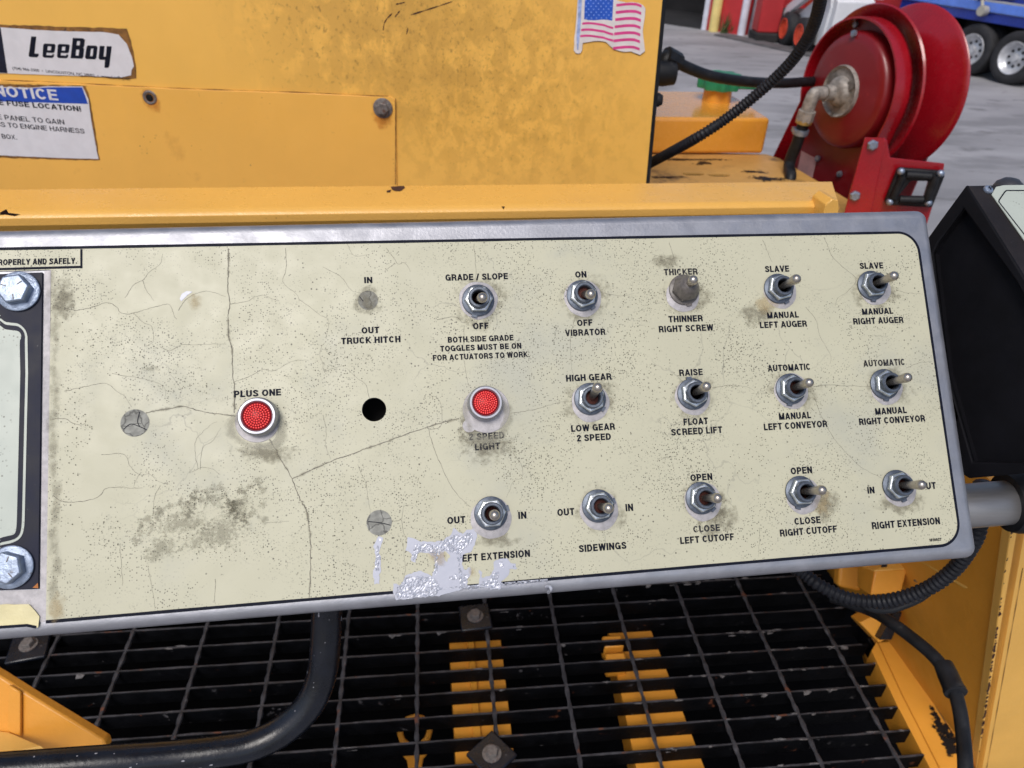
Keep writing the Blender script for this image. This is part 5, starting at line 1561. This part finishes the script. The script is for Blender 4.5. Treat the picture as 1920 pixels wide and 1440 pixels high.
part('speck_cluster', mb, M['stainspeck'], face)['kind'] = 'stuff'
mb = MB()
for (px, py) in hand:
    st(mb, px + rs.uniform(-3, 3), py + rs.uniform(-3, 3), rs.uniform(9, 15), rs.uniform(9, 14), wob=.5)
for a in ((395, 938, 30, 22), (445, 955, 40, 30), (340, 980, 60, 34), (410, 1000, 70, 40), (300, 1030, 40, 30), (285, 690, 18, 8)):
    st(mb, *a, wob=.5)
part('hand_mark', mb, M['hand'], face)['kind'] = 'stuff'
for a in ((484, 802, 60, 50), (912, 782, 58, 58)):
    mb = MB(); st(mb, *a, inner=.55, wob=.12)
    part('glue_halo', mb, M['stainpale'], face)
for a in ((1437, 570, 26, 26), (820, 1045, 20, 20), (885, 1075, 8, 18), (108, 1140, 16, 30), (365, 565, 14, 20), (1545, 945, 22, 30)):
    mb = MB(); st(mb, *a)
    part('tan_stain', mb, M['staintan'], face)

# torn foil
c7 = lambda p: pl(660 + p[0] / 4.8, 940 + p[1] / 4.8, FT + .00016)
def foil(polys, m, name, z, jit=.00035):
    mb = MB()
    for pp in polys:
        pts = jag([c7(p) for p in pp], jit, .0011)
        mb.prism([V((p.x, p.y, FT + z)) for p in pts], V((0, 0, .00004)))
    return part(name, mb, m, face, smooth=False)
foil([[(235, 310), (285, 330), (260, 390), (245, 470), (265, 490), (255, 560), (260, 630), (245, 660), (245, 740), (205, 745), (190, 660), (205, 560), (215, 480), (190, 400), (215, 360)],
      [(500, 320), (620, 360), (740, 365), (810, 350), (890, 300), (915, 235), (960, 275), (1000, 290), (1030, 255), (1090, 250), (1130, 300), (1100, 390), (1070, 460), (1000, 480), (990, 560), (1010, 620), (1060, 590), (1080, 640), (1040, 700), (1040, 770), (960, 800), (780, 850), (560, 870), (400, 890), (370, 830), (370, 745), (400, 735), (440, 760), (480, 670), (560, 640), (620, 625), (720, 670), (750, 600), (740, 500), (680, 460), (590, 465), (570, 550), (530, 540), (540, 470), (485, 440)],
      [(1140, 620), (1170, 640), (1165, 690), (1240, 670), (1280, 600), (1270, 540), (1330, 520), (1400, 510), (1425, 560), (1470, 560), (1485, 610), (1420, 610), (1410, 660), (1370, 700), (1340, 720), (1345, 790), (1250, 790), (1140, 770), (1150, 700)]], M['foilflat'], 'bare_patch', .0002)
def crumple(polys, name):
    """wrinkled metal foil: a displaced grid clipped to each outline"""
    mb = MB()
    r2 = random.Random(8)
    for pp in polys:
        P2 = [c7(p) for p in pp]
        xs = [p.x for p in P2]; ys = [p.y for p in P2]
        st_ = .0008
        nx_, ny_ = int((max(xs) - min(xs)) / st_) + 2, int((max(ys) - min(ys)) / st_) + 2
        def inside(x, y):
            c = False
            j = len(P2) - 1
            for i in range(len(P2)):
                if (P2[i].y > y) != (P2[j].y > y) and x < (P2[j].x - P2[i].x) * (y - P2[i].y) / (P2[j].y - P2[i].y) + P2[i].x:
                    c = not c
                j = i
            return c
        o0 = len(mb.v)
        ok = []
        for j in range(ny_):
            for i in range(nx_):
                x, y = min(xs) + i * st_ + r2.uniform(-.3, .3) * st_, min(ys) + j * st_ + r2.uniform(-.3, .3) * st_
                z = FT + .0003 + max(0, r2.gauss(.00022, .00025))
                mb.v.append(V((x, y, z)))
                ok.append(inside(x, y))
        for j in range(ny_ - 1):
            for i in range(nx_ - 1):
                q = (j * nx_ + i, j * nx_ + i + 1, (j + 1) * nx_ + i + 1, (j + 1) * nx_ + i)
                if all(ok[k] for k in q) and r2.random() > .04:
                    mb.f.append(tuple(o0 + k for k in q))
    used = sorted({i for q in mb.f for i in q}); mp = {k: i for i, k in enumerate(used)}
    mb.v = [mb.v[i] for i in used]; mb.f = [tuple(mp[i] for i in q) for q in mb.f]
    return part(name, mb, M['foil'], face, smooth=False)
crumple([[(215, 400), (250, 390), (245, 470), (262, 500), (250, 560), (250, 620), (215, 640), (200, 600), (215, 500)],
         [(240, 312), (282, 328), (262, 365), (232, 350)],
         [(560, 390), (660, 375), (760, 380), (830, 340), (900, 320), (935, 280), (980, 320), (1040, 275), (1095, 285), (1085, 380), (1020, 420), (985, 470), (985, 600), (1000, 660), (1060, 640), (1040, 720), (1010, 770), (960, 795), (950, 640), (940, 480), (880, 460), (800, 450), (785, 520), (770, 640), (740, 700), (735, 640), (745, 500), (700, 462), (600, 465), (560, 545), (530, 535), (545, 440)],
         [(380, 830), (400, 770), (480, 680), (570, 660), (700, 680), (760, 700), (790, 760), (770, 848), (560, 872), (405, 888)],
         [(860, 680), (940, 640), (960, 700), (860, 720)],
         [(1160, 720), (1240, 690), (1290, 610), (1330, 640), (1320, 700), (1345, 785), (1260, 788), (1180, 770)], [(1310, 540), (1350, 530), (1390, 590), (1360, 610), (1320, 590)], [(1430, 575), (1465, 575), (1480, 605), (1440, 600)]], 'crumpled_foil')
# foil curl over the lower lip
mb = MB()
r2 = random.Random(9)
vsx = []
lip = [(742 + i * 4.0) for i in range(72)]
for i, px in enumerate(lip):
    py = 1113 - (px - 742) * .085
    hgt = 15 if px < 900 else 12
    for j in range(6):
        p = pl(px, py - 4 + hgt * j / 5)
        t = j / 5
        vsx.append(V((p.x, p.y, .0009 + r2.gauss(0, .00022) - .0045 * t ** 2.2)))
mb.add(vsx, [(i * 6 + j, i * 6 + j + 1, (i + 1) * 6 + j + 1, (i + 1) * 6 + j) for i in range(len(lip) - 1) for j in range(5) if r2.random() > .06])
part('foil_lip', mb, M['foil'], face, smooth=False)
mb = MB(); mb.tube(spline([pl(1024, 1100, .0005), pl(1031, 1100, .004), pl(1033, 1106, .004), pl(1028, 1111, -.001)], 6), .0009, 8); part('foil_curl', mb, M['foil'], face)
foil([[(835, 440), (885, 500), (850, 545), (822, 490)]], M['cream'], 'label_island', .0003)
# bare spot and bright nick
mb = MB(); mb.prism([pl(*p, FT + .0001) for p in ((337, 560), (341, 551), (350, 546), (361, 547), (352, 553), (345, 560), (340, 565))], V((0, 0, .00008))); part('bare_nick', mb, M['foilflat'], face, smooth=False)

# blanked holes
for (px, py, r_) in ((253, 793, 23.5), (690, 563, 18), (711, 980, 22)):
    mb = MB(); c = pl(px, py, FT + .0001)
    mb.lathe([(0, -.00002), (r_ * LPX * .75, 0), (r_ * LPX * .92, .00005), (r_ * LPX, .00002)], Matrix.Translation(c) @ Matrix.Scale(1, 4), 32)
    part('blanking_disc', mb, M['plug'], face)
mb = MB()
for pts in (((232, 805), (245, 795), (262, 800), (276, 806)), ((262, 772), (258, 790), (262, 800)), ((674, 556), (682, 566)), ((690, 978), (712, 980), (733, 985))):
    mb.ribbon(resample(spline([pl(*p, FT + .00024) for p in pts], 6), .0008), .0004, (0, 0, 1))
part('disc_crack', mb, M['ink'], face, smooth=False)

# lettering
def lmap(px, py):
    c = pl(px, py, FT + .00018)
    s_ = LP_ = (pl(px + 1, py) - pl(px, py)).length
    return lambda a, b_: c + V((a, b_, 0)) * LP_
CAPPX = 12.0
groups = [
 ('ink', [('IN', 690.5, 525, 15, 12)]), ('ink', [('OUT', 694.5, 619, 33, 12.5), ('TRUCK HITCH', 695.5, 637.5, 111, 12.5)]),
 ('ink', [('GRADE / SLOPE', 894, 519, 117, 12.3)]), ('ink', [('OFF', 901.5, 611, 29, 12.3)]),
 ('ink', [('BOTH SIDE GRADE', 901.5, 635, 123, 11), ('TOGGLES MUST BE ON', 902, 651, 152, 11), ('FOR ACTUATORS TO WORK.', 903, 667.5, 181, 11)]),
 ('ink', [('ON', 1089, 514.5, 21, 12)]), ('ink', [('OFF', 1096.5, 605, 29, 12), ('VIBRATOR', 1097.5, 623, 75, 12)]),
 ('ink', [('HIGH GEAR', 1104, 707.5, 85, 12.3)]), ('ink', [('LOW GEAR', 1112, 801.5, 82, 12.3), ('2 SPEED', 1113.5, 820, 64, 12.3)]),
 ('worn', [('2 SPEED', 912.5, 817.5, 66, 12.6), ('LIGHT', 914, 837, 47, 12.6)]), ('ink', [('PLUS ONE', 483, 737, 88, 13.2)]),
 ('worn', [('THICKER', 1276.5, 509.5, 63, 11.8)]), ('ink', [('THINNER', 1285.5, 597.5, 64, 11.8), ('RIGHT SCREW', 1286.6, 615.5, 102, 11.8)]),
 ('ink', [('SLAVE', 1457, 504, 45, 11.3)]), ('ink', [('MANUAL', 1468, 590.5, 59, 11.3), ('LEFT AUGER', 1469, 608, 88, 11.3)]),
 ('ink', [('SLAVE', 1634, 498, 44, 11)]), ('ink', [('MANUAL', 1645.5, 583.5, 58, 11), ('RIGHT AUGER', 1647, 601, 94, 11)]),
 ('ink', [('RAISE', 1295.6, 698, 44, 11.8)]), ('ink', [('FLOAT', 1304.6, 790, 46, 12), ('SCREED LIFT', 1306.5, 808, 96, 12)]),
 ('ink', [('AUTOMATIC', 1479.7, 689, 80, 11.6)]), ('ink', [('MANUAL', 1490.6, 779.5, 60, 11.8), ('LEFT CONVEYOR', 1492, 797.5, 119, 11.8)]),
 ('worn', [('AUTOMATIC', 1658, 680, 78, 11.3)]), ('ink', [('MANUAL', 1670.6, 770, 59, 11.4), ('RIGHT CONVEYOR', 1673, 787.5, 124, 11.4)]),
 ('ink', [('OPEN', 1315, 894.6, 41, 12)]), ('worn', [('CLOSE', 1325, 990.6, 50, 12), ]), ('ink', [('LEFT CUTOFF', 1326, 1010, 101, 12)]),
 ('ink', [('OPEN', 1502.6, 882, 40, 12)]), ('ink', [('CLOSE', 1514, 976, 49, 12), ('RIGHT CUTOFF', 1516, 995.5, 107, 12)]),
 ('ink', [('IN', 1633, 919, 13, 11.6)]), ('ink', [('OUT', 1740, 911, 30, 11.6)]), ('ink', [('RIGHT EXTENSION', 1699, 981, 128, 12)]), ('ink', [('1010027', 1754, 1012, 23, 5)]),
 ('ink', [('OUT', 855.6, 975, 34, 13)]), ('ink', [('IN', 979.4, 966, 15, 13)]), ('ink', [('OUT', 1061, 960, 32, 13)]), ('ink', [('IN', 1180, 951.5, 14, 13)]),
 ('ink', [('SIDEWINGS', 1130, 1025.6, 89, 12.8)]), ('ink', [('EFT EXTENSION', 930.5, 1042, 127, 13)]),
 ('ink', [('OPERATE PROPERLY AND SAFELY.', 34, 491, 222, 12.5)])]
for mk, lines in groups:
    mb = MB()
    for (s_, px, py, wpx, cap) in lines:
        write(mb, s_, lmap(px, py), cap, wpx, bold=.114)
    part('lettering', mb, M['ink'] if mk == 'ink' else M['inkworn'], face, smooth=False)
mb = MB()
mb.ribbon([pl(p, 504.5 - (p) * .027, FT + .00014) for p in list(range(-250, 150, 12)) + [154]], 4.2 * LPX, (0, 0, 1))
mb.ribbon([pl(152.5, y, FT + .00014) for y in range(467, 504, 4)], 3.6 * LPX, (0, 0, 1))
part('notice_frame', mb, M['ink'], face, smooth=False)

# toggle switches
def make_switch():
    mb = MB()
    mb.lathe([(.0060, .0012), (.0060, .0078), (.0055, .0084), (.0044, .0084), (.0039, .0078), (.0037, .0045)], None, 32)
    mb.f = [q for q in mb.f if len(q) == 4]
    for z in (.0050, .0060, .0070):
        pass
    body = build('toggle_switch', mb, M['zincdark'], con, world=False, angle=35)
    mb = MB()
    mb.lathe([(0, .0002), (.0083, .0002), (.0090, .0005), (.0090, .0013), (.0086, .0016), (0, .0016)], None, 40)
    mb.box(V((.0006, -.0092, .0009)), (.003, .0016, .0013))
    build('lock_washer', mb, M['zincdark'], body, world=False)
    mb = MB()
    mb.lathe([(.0061, .0016), (.0077, .0016), (.0079, .0020), (.0079, .0043), (.0074, .0049), (.0062, .0050)], None, 6)
    mb.f = [q for q in mb.f if len(q) == 4]
    build('hex_nut', mb, M['zinc'], body, world=False, smooth=False, bevel=.0003)
    mb = MB()
    mb.lathe([(0, .0042), (.0042, .0042)], None, 24)
    build('lever_well', mb, M['well'], body, world=False)
    mb = MB()
    L0 = .0168
    pr = [(0, 0), (.0016, 0), (.0019, .002), (.0021, .006), (.0024, .0105), (.0028, .0132)]
    for k in range(8):
        a = R(90) * k / 7
        pr.append((.0028 * math.cos(a), .0142 + .0028 * math.sin(a) - .0002))
    mb.lathe(pr, None, 24)
    build('lever', mb, M['lever'], body, world=False, angle=60)
    return body
proto = None
def kids(o):
    return [c for c in bpy.data.objects if c.parent == o]
SW = [  # bushing top, lever tip, worn ring centre, ring radius, nut turn, label
 ((898.5, 557), (905, 557), (897, 563), 36, 0), ((1097, 548), (1109, 551), (1093, 559), 36, 18), ((1291, 537), (1301, 524), (1280, 554), 33, 10),
 ((1471, 535), (1495, 522), (1463, 547), 34, 14), ((1648, 529), (1679, 516), (1640.5, 541), 34, 5), ((1112, 745), (1122, 725), (1107, 755), 36, 22), ((1307.6, 735.6), (1326, 724), (1299, 744), 35, 30),
 ((1494, 726), (1519, 717), (1484, 733), 35, 25), ((1673, 717), (1704, 707), (1662, 727), 34, 28), ((923, 963), (928, 966), (921, 971), 37, 2), ((1127.5, 949), (1142, 953), (1124, 957), 36, 8),
 ((1324, 934), (1347, 934), (1318, 940), 36, 20), ((1513, 922), (1544, 919), (1505.6, 929), 35, 0), ((1697, 910), (1731, 909), (1687.5, 917), 34, 12)]
names = ['grade and slope', 'vibrator', 'right screw', 'left auger', 'right auger', 'two speed gear', 'screed lift', 'left conveyor', 'right conveyor', 'left extension', 'sidewings', 'left cutoff', 'right cutoff', 'right extension']
for i, (bt_, tp_, rg, rr, turn) in enumerate(SW):
    if proto is None:
        body = proto = make_switch()
        ch = kids(proto)
    else:
        body = proto.copy(); COL.objects.link(body); body.parent = con
        ch = []
        for c in kids(proto):
            d = c.copy(); COL.objects.link(d); d.parent = body
            ch.append(d)
    base = pl(*bt_, FT + .008); base.z = FT
    body.location = base
    for c in ch:
        nm = c.name.split('.')[0]
        if nm == 'lever':
            tip = pl(*tp_, .0192)
            piv = base + V((0, 0, .0046))
            c.location = V((0, 0, .0035))
            d = (tip - piv).normalized()
            c.rotation_mode = 'QUATERNION'
            c.rotation_quaternion = d.to_track_quat('Z', 'Y')
        elif nm == 'hex_nut':
            c.rotation_euler = (0, 0, R(turn))
        elif nm == 'lock_washer':
            c.rotation_euler = (0, 0, R(turn * 3 % 70 - 20))
            if i in (9, 10):
                c.rotation_euler = (0, 0, R(100))
            if i == 6:
                c.rotation_euler = (0, 0, R(185))
    body['label'] = names[i] + ' toggle switch' + (' under a grimy rubber boot' if i == 2 else '')
    if i == 2:
        for c in ch:
            if c.name.split('.')[0] in ('hex_nut', 'lock_washer'):
                c.data = c.data.copy(); c.data.materials[0] = M['boot']
        mb = MB(); mb.lathe([(.0074, .0048), (.0072, .0062), (.0062, .0074), (.0058, .0092), (.0046, .0104), (.0034, .0118), (.0024, .0124)], None, 28)
        build('rubber_boot', mb, M['boot'], body, world=False)
    c_ = pl(*rg, FT + .0001)
    mb = MB()
    nseg = 40
    ph = rs.random() * 6
    vs = []
    for q, z in ((.35, .0), (.98, .0), (1.0, -.00012)):
        for k in range(nseg):
            a = 2 * math.pi * k / nseg
            r_ = rr * LPX * (1 + .02 * math.sin(3 * a + ph) + .012 * math.sin(7 * a + ph * 2)) * q
            vs.append(c_ + V((r_ * math.cos(a), r_ * math.sin(a), z + .00016)))
    mb.add(vs, [(j * nseg + k, j * nseg + (k + 1) % nseg, (j + 1) * nseg + (k + 1) % nseg, (j + 1) * nseg + k) for j in range(2) for k in range(nseg)])
    part('worn_ring', mb, M['rawalu'], face)

# indicator lights
for i, (top, rg, rr, rbz, rl, lab_) in enumerate((((481, 780), (482.5, 789), 38, 34.6, 25, 'plus one indicator light'), ((911, 754.5), (912, 768), 43, 32.5, 23.5, 'two speed indicator light'))):
    h = .0075
    base = pl(*top, FT + h); base.z = FT
    k = 1 / 1.0
    ro_, rl_ = rbz * LPX * .98, rl * LPX * .98
    mb = MB()
    mb.lathe([(ro_ * .96, .0), (ro_, .0008), (ro_, .0045), (ro_ * .97, .0062), (ro_ * .90, h), (rl_ * 1.10, h), (rl_ * 1.0, h - .0009), (rl_ * .99, .003)], None, 48)
    mb.f = [q for q in mb.f if len(q) == 4]
    o = build('indicator_light', mb, M['bezel'], con, world=False, angle=30, loc=base)
    o['label'] = lab_
    mb = MB()
    pr = []
    for j in range(9):
        t = j / 8
        pr.append((rl_ * 1.0 * (1 - t), h - .0014 + .0022 * (1 - (1 - t) ** 2)))
    mb.lathe(pr, None, 48)
    ln = build('lens', mb, M['lens'], o, world=False)
    mb = MB()
    for ring_ in range(0, 6):
        nn_ = max(1, ring_ * 6)
        for q in range(nn_):
            a = 2 * math.pi * q / nn_ + ring_ * .3
            r_ = rl_ * .165 * ring_
            if r_ > rl_ * .88:
                continue
            zz = h - .0014 + .0022 * (1 - (r_ / rl_) ** 2)
            mb.lathe([(.00052, zz - .0001), (.00042, zz + .0003), (.00024, zz + .0005), (0, zz + .00055)], Matrix.Translation((r_ * math.cos(a), r_ * math.sin(a), 0)), 8)
    build('lens_beads', mb, M['lensspot'], ln, world=False)['kind'] = 'stuff'
    c_ = pl(*rg, FT + .0003)
    mb = MB(); mb.lathe([(.0, 0), (rr * LPX * .98, 0), (rr * LPX, -.0003)], Matrix.Translation(c_), 48)
    if i == 1:
        mb.lathe([(0, .0), (12 * LPX, 0), (12.5 * LPX, -.0003)], Matrix.Translation(pl(880, 798, FT + .00022)), 24)
    part('worn_ring', mb, M['rawalu'], face)

# bolted nameplate at the left
npo = MB()
npz = .0012
npq = [pl2(-260, 525), pl2(-260, 1115), pl2(74, 1104), pl2(81.5, 511.5)]
npo.prism([V((p.x, p.y, -.0001)) for p in npq], V((0, 0, npz)))
np_ = part('nameplate', npo, M['navy'], smooth=False, bevel=.0003)
def inset_outline(o):
    r1 = 52 - o
    xr, yt, ybm = 66 - o, 592 + o, 1015 - o     # right side, concave corners round the bolts
    pts = []
    for k in range(9):                           # corner notch round the upper bolt, then the convex shoulder
        a = R(70 - 90 * k / 8)
    top = [(-260, 585 + o), (-20, 585 + o), (0, 590 + o), (12, 598 + o), (22, 600 + o), (36, 602 + o), (50 - o * .4, 612 + o * .8), (58 - o * .8, 626 + o * .5), (60 - o, 645), (61 - o, 700)]
    bot = [(55 - o, 960), (54 - o, 985), (50 - o * .9, 1003 - o * .3), (40 - o * .6, 1016 - o * .7), (24 - o * .2, 1024 - o), (8, 1027 - o), (0, 1030 - o), (-20, 1036 - o), (-260, 1050 - o)]
    return top, bot
def smooth_px(pts, z):
    return spline([pl(*p, z) for p in pts], 6)
t_, b_ = inset_outline(6)
mb = MB(); mb.prism([V((p.x, p.y, npz + .00005)) for p in smooth_px(t_, 0) + smooth_px(b_, 0)], V((0, 0, .00008))); part('pale_line', mb, M['creamclean'], np_, smooth=False)
t_, b_ = inset_outline(11)
mb = MB(); mb.prism([V((p.x, p.y, npz + .00018)) for p in smooth_px(t_, 0) + smooth_px(b_, 0)], V((0, 0, .00008))); part('black_line', mb, M['navy'], np_, smooth=False)
t_, b_ = inset_outline(20)
mb = MB(); mb.prism([V((p.x, p.y, npz + .0003)) for p in smooth_px(t_, 0) + smooth_px(b_, 0)], V((0, 0, .00008))); part('inset_panel', mb, M['creamclean'], np_, smooth=False)
for (px, py, wx, wy, turn) in ((26, 540, 36, 547, 8), (13, 1058, 22, 1063, 40)):
    c = pl(wx, wy, npz)
    mb = MB(); mb.lathe([(0, 0), (.0098, 0), (.0104, .0004), (.0104, .0013), (.0098, .0017), (0, .0017)], Matrix.Translation(c), 44); 
    wa = part('washer', mb, M['galv'], np_)
    mb = MB()
    c2 = V((c.x, c.y, npz))
    mb.lathe([(0, .0017), (.0079, .0017), (.0080, .0020), (.0080, .0064), (.0072, .0072), (0, .0072)], Matrix.Translation(c2), 6, R(turn))
    part('bolt', mb, M['galv'], np_, smooth=False, bevel=.0004)
    mb = MB()
    zz = c2 + V((0, 0, .00725))
    for a in (30, 150, 270):
        mb.box(zz + V((.0045 * math.cos(R(a + turn)), .0045 * math.sin(R(a + turn)), 0)), (.0028, .0005, .00025), V((math.cos(R(a + turn)), math.sin(R(a + turn)), 0)), V((-math.sin(R(a + turn)), math.cos(R(a + turn)), 0)))
    part('bolt_marks', mb, M['boltgrey'], np_, smooth=False)
mb = MB(); mb.prism([pl(*p, npz + .0001) for p in ((61, 1102), (71, 1093), (72, 1103))], V((0, 0, .0001))); part('rust_corner', mb, mat('orange_rust', (.45, .16, .04), .8), np_, smooth=False)
# worn aluminium ledge round the nameplate
mb = MB(); mb.prism([V((p.x, p.y, .0)) for p in (pl2(84, 508), pl2(96, 507), pl2(88, 1165), pl2(-260, 1180), pl2(-260, 1116), pl2(76, 1106))], V((0, 0, .00035)))
part('bare_ledge', mb, M['rawalu'], smooth=False)
mb = MB()
mb.prism(jag([pl(*p, .0008) for p in ((-260, 1145), (0, 1133), (55, 1132), (75, 1155), (72, 1176), (40, 1172), (0, 1177), (-260, 1195))], .0003, .003), V((0, 0, .0004)))
sc_ = part('label_scrap', mb, M['scrap'], smooth=False)
mb = MB(); mb.ribbon([pl(p, 1176 - p * .07 + (6 if p > 50 else 0) * (p - 50) / 22, .0013) for p in range(-250, 74, 6)], 4.5 * LPX, (0, 0, 1)); part('scrap_line', mb, M['ink'], sc_, smooth=False)

# ---- support tube and its clamp at the right
TX = AX_
ta, tb_ = at(1740, 955, .50), at(1905, 941, .50)
td_ = (tb_ - ta).normalized()
sup = thing('support_tube', 'grey steel support tube sticking out right of the console', 'tube', ta)
mb = MB(); mb.lathe([(0, 0), (.0148, 0), (.0148, (tb_ - ta).length - .004), (.0128, (tb_ - ta).length), (0, (tb_ - ta).length)], axis_frame(ta, td_), 36); build('tube', mb, M['tube'], sup)
mb = MB(); mb.lathe([(.0150, -.0045), (.0195, -.0045), (.021, 0), (.0215, .04), (.0215, .12), (0, .12)], axis_frame(tb_ - td_ * .002, td_), 36); build('clamp_sleeve', mb, M['rubber'], sup)

# ---- dark side console
SD = .47
EX = (AX_ * .98 - NX_ * .02).normalized()
S0 = at(1812, 346, SD)
SNv = (AX_ * -1.0 + NX_ * .35).normalized()                  # the visible left side faces left and to the viewer
def sq(px, py, off=0.0):
    return onpl(px, py, S0 + SNv * off, SNv)
side = thing('side_console', 'dark brown steel box with a cream label right of the main console', 'control box', S0)
sidep = [(1812, 346), (1760, 417), (1722, 470), (1750, 700), (1790, 880), (1816, 897), (1960, 884), (1990, 640), (1920, 520)]
P_ = [sq(*p) for p in sidep]
ex2 = at(2150, 340, SD * 1.06) - S0
inn = [sq(*p) for p in ((1806, 390), (1760, 452), (1748, 475), (1775, 700), (1822, 866), (1950, 868), (1968, 650), (1905, 528))]
mb = MB(); mb.prism(P_, SNv * -.003, [inn]); build('side_flange', mb, M['boxdark'], side, bevel=.001)
mb = MB(); mb.prism([p - SNv * .007 for p in inn], SNv * -.002); build('recess_panel', mb, M['boxdark'], side, smooth=False)
mb = MB()
Pi = inn
for i in range(len(Pi)):
    a, c = Pi[i], Pi[(i + 1) % len(Pi)]
    mb.add([a - SNv * .003, c - SNv * .003, c - SNv * .009, a - SNv * .009], [(0, 1, 2, 3)])
build('recess_wall', mb, M['boxdark'], side, smooth=False)
# front plate: sweeps from the front edge (apex to lower right) along the box
fa, fb = P_[0], P_[7]
r_ = .006
fn = (ex2.normalized()).cross((fb - fa).normalized()).normalized()
if fn.dot(CAM - fa) < 0:
    fn = -fn
mb = MB(); mb.prism([fa, fa + ex2, fb + ex2, fb], fn * -.004); fp_ = build('front_plate', mb, M['brownbox'], side, bevel=.0035, seg=3)
mb = MB(); mb.prism([P_[0] - fn * .004, P_[1], P_[2], P_[2] + ex2, P_[1] + ex2, P_[0] + ex2 - fn * .004], SNv * -.0005 if False else V((0, .001, 0))); 
mb = MB()
for i in range(0, 7):
    a, c = P_[i] - SNv * .003, P_[i + 1] - SNv * .003
    if i == 0:
        a = a - fn * .004
    mb.add([a, c, c + ex2, a + ex2], [(0, 1, 2, 3)])
build('box_shell', mb, M['brownbox'], side, smooth=False)
def fq(px, py, off):
    return onpl(px, py, fa + fn * off, fn)
mb = MB()
e1_, e2_ = ex2, fb - fa
def uv(px, py):
    q = fq(px, py, 0) - fa
    a11, a12, a22 = e1_.dot(e1_), e1_.dot(e2_), e2_.dot(e2_)
    r1, r2_ = q.dot(e1_), q.dot(e2_)
    dt = a11 * a22 - a12 * a12
    return (r1 * a22 - r2_ * a12) / dt, (r2_ * a11 - r1 * a12) / dt
(ua, va), (ub, vb), (uc, vc), (ud, vd) = uv(1858, 366), uv(1866, 352), uv(1880, 349), uv(1985, 545)
ol = [(ua, va), (ub, vb), (uc, vc), (.94, vc), (.94, .93), (ud, .93), (ud, vd)]
mb.prism([fa + e1_ * u_ + e2_ * v_ + fn * .0003 for u_, v_ in ol], fn * .0005); sl_ = build('label', mb, M['creamclean'], side, smooth=False)
mb = MB()
mb.ribbon(resample([fq(*p, .0010) for p in ((1990, 528), (1872, 377), (1886, 357), (2200, 357))], .002), .0008, fn); build('label_line', mb, M['ink'], sl_, smooth=False)
mb = MB()
mc = fq(1936, 404, .001)
mux = (fq(1944, 404, .001) - mc)
muy = (fq(1936, 396, .001) - mc)
write(mb, 'V', lambda a, b2: mc + mux.normalized() * a + (fn.cross(mux.normalized())) * b2, .0045, None, 'r', bold=.09)
build('lettering', mb, M['ink'], sl_, smooth=False)
A = axis_frame(fq(1851.5, 357, .0), fn)
mb = MB(); mb.lathe([(0, 0), (.0030, 0), (.0031, .0008), (.0026, .0017), (.0012, .0022), (0, .0023)], A, 28); scw = build('screw', mb, M['galv'], side)
mb = MB(); mb.box(A @ V((0, 0, .0023)), (.0028, .0005, .0003), (A.to_3x3() @ V((1, 0, 0))), (A.to_3x3() @ V((0, 1, 0))), fn); mb.box(A @ V((0, 0, .00225)), (.0005, .0028, .0003), (A.to_3x3() @ V((1, 0, 0))), (A.to_3x3() @ V((0, 1, 0))), fn); build('cross_slot', mb, M['ink'], scw, smooth=False)
kb = at(1888, 360, .60)
t = thing('round_knob', 'dark round knob top showing above the side console', 'knob', kb)
mb = MB(); mb.lathe([(0.012, -.05), (.012, -.02), (.0115, -.012), (.0125, 0), (.0100, .007), (.0055, .0105), (0, .0115)], Matrix.Translation(kb), 28); build('knob', mb, mat('knob_grey', (.035, .036, .045), .5), t)
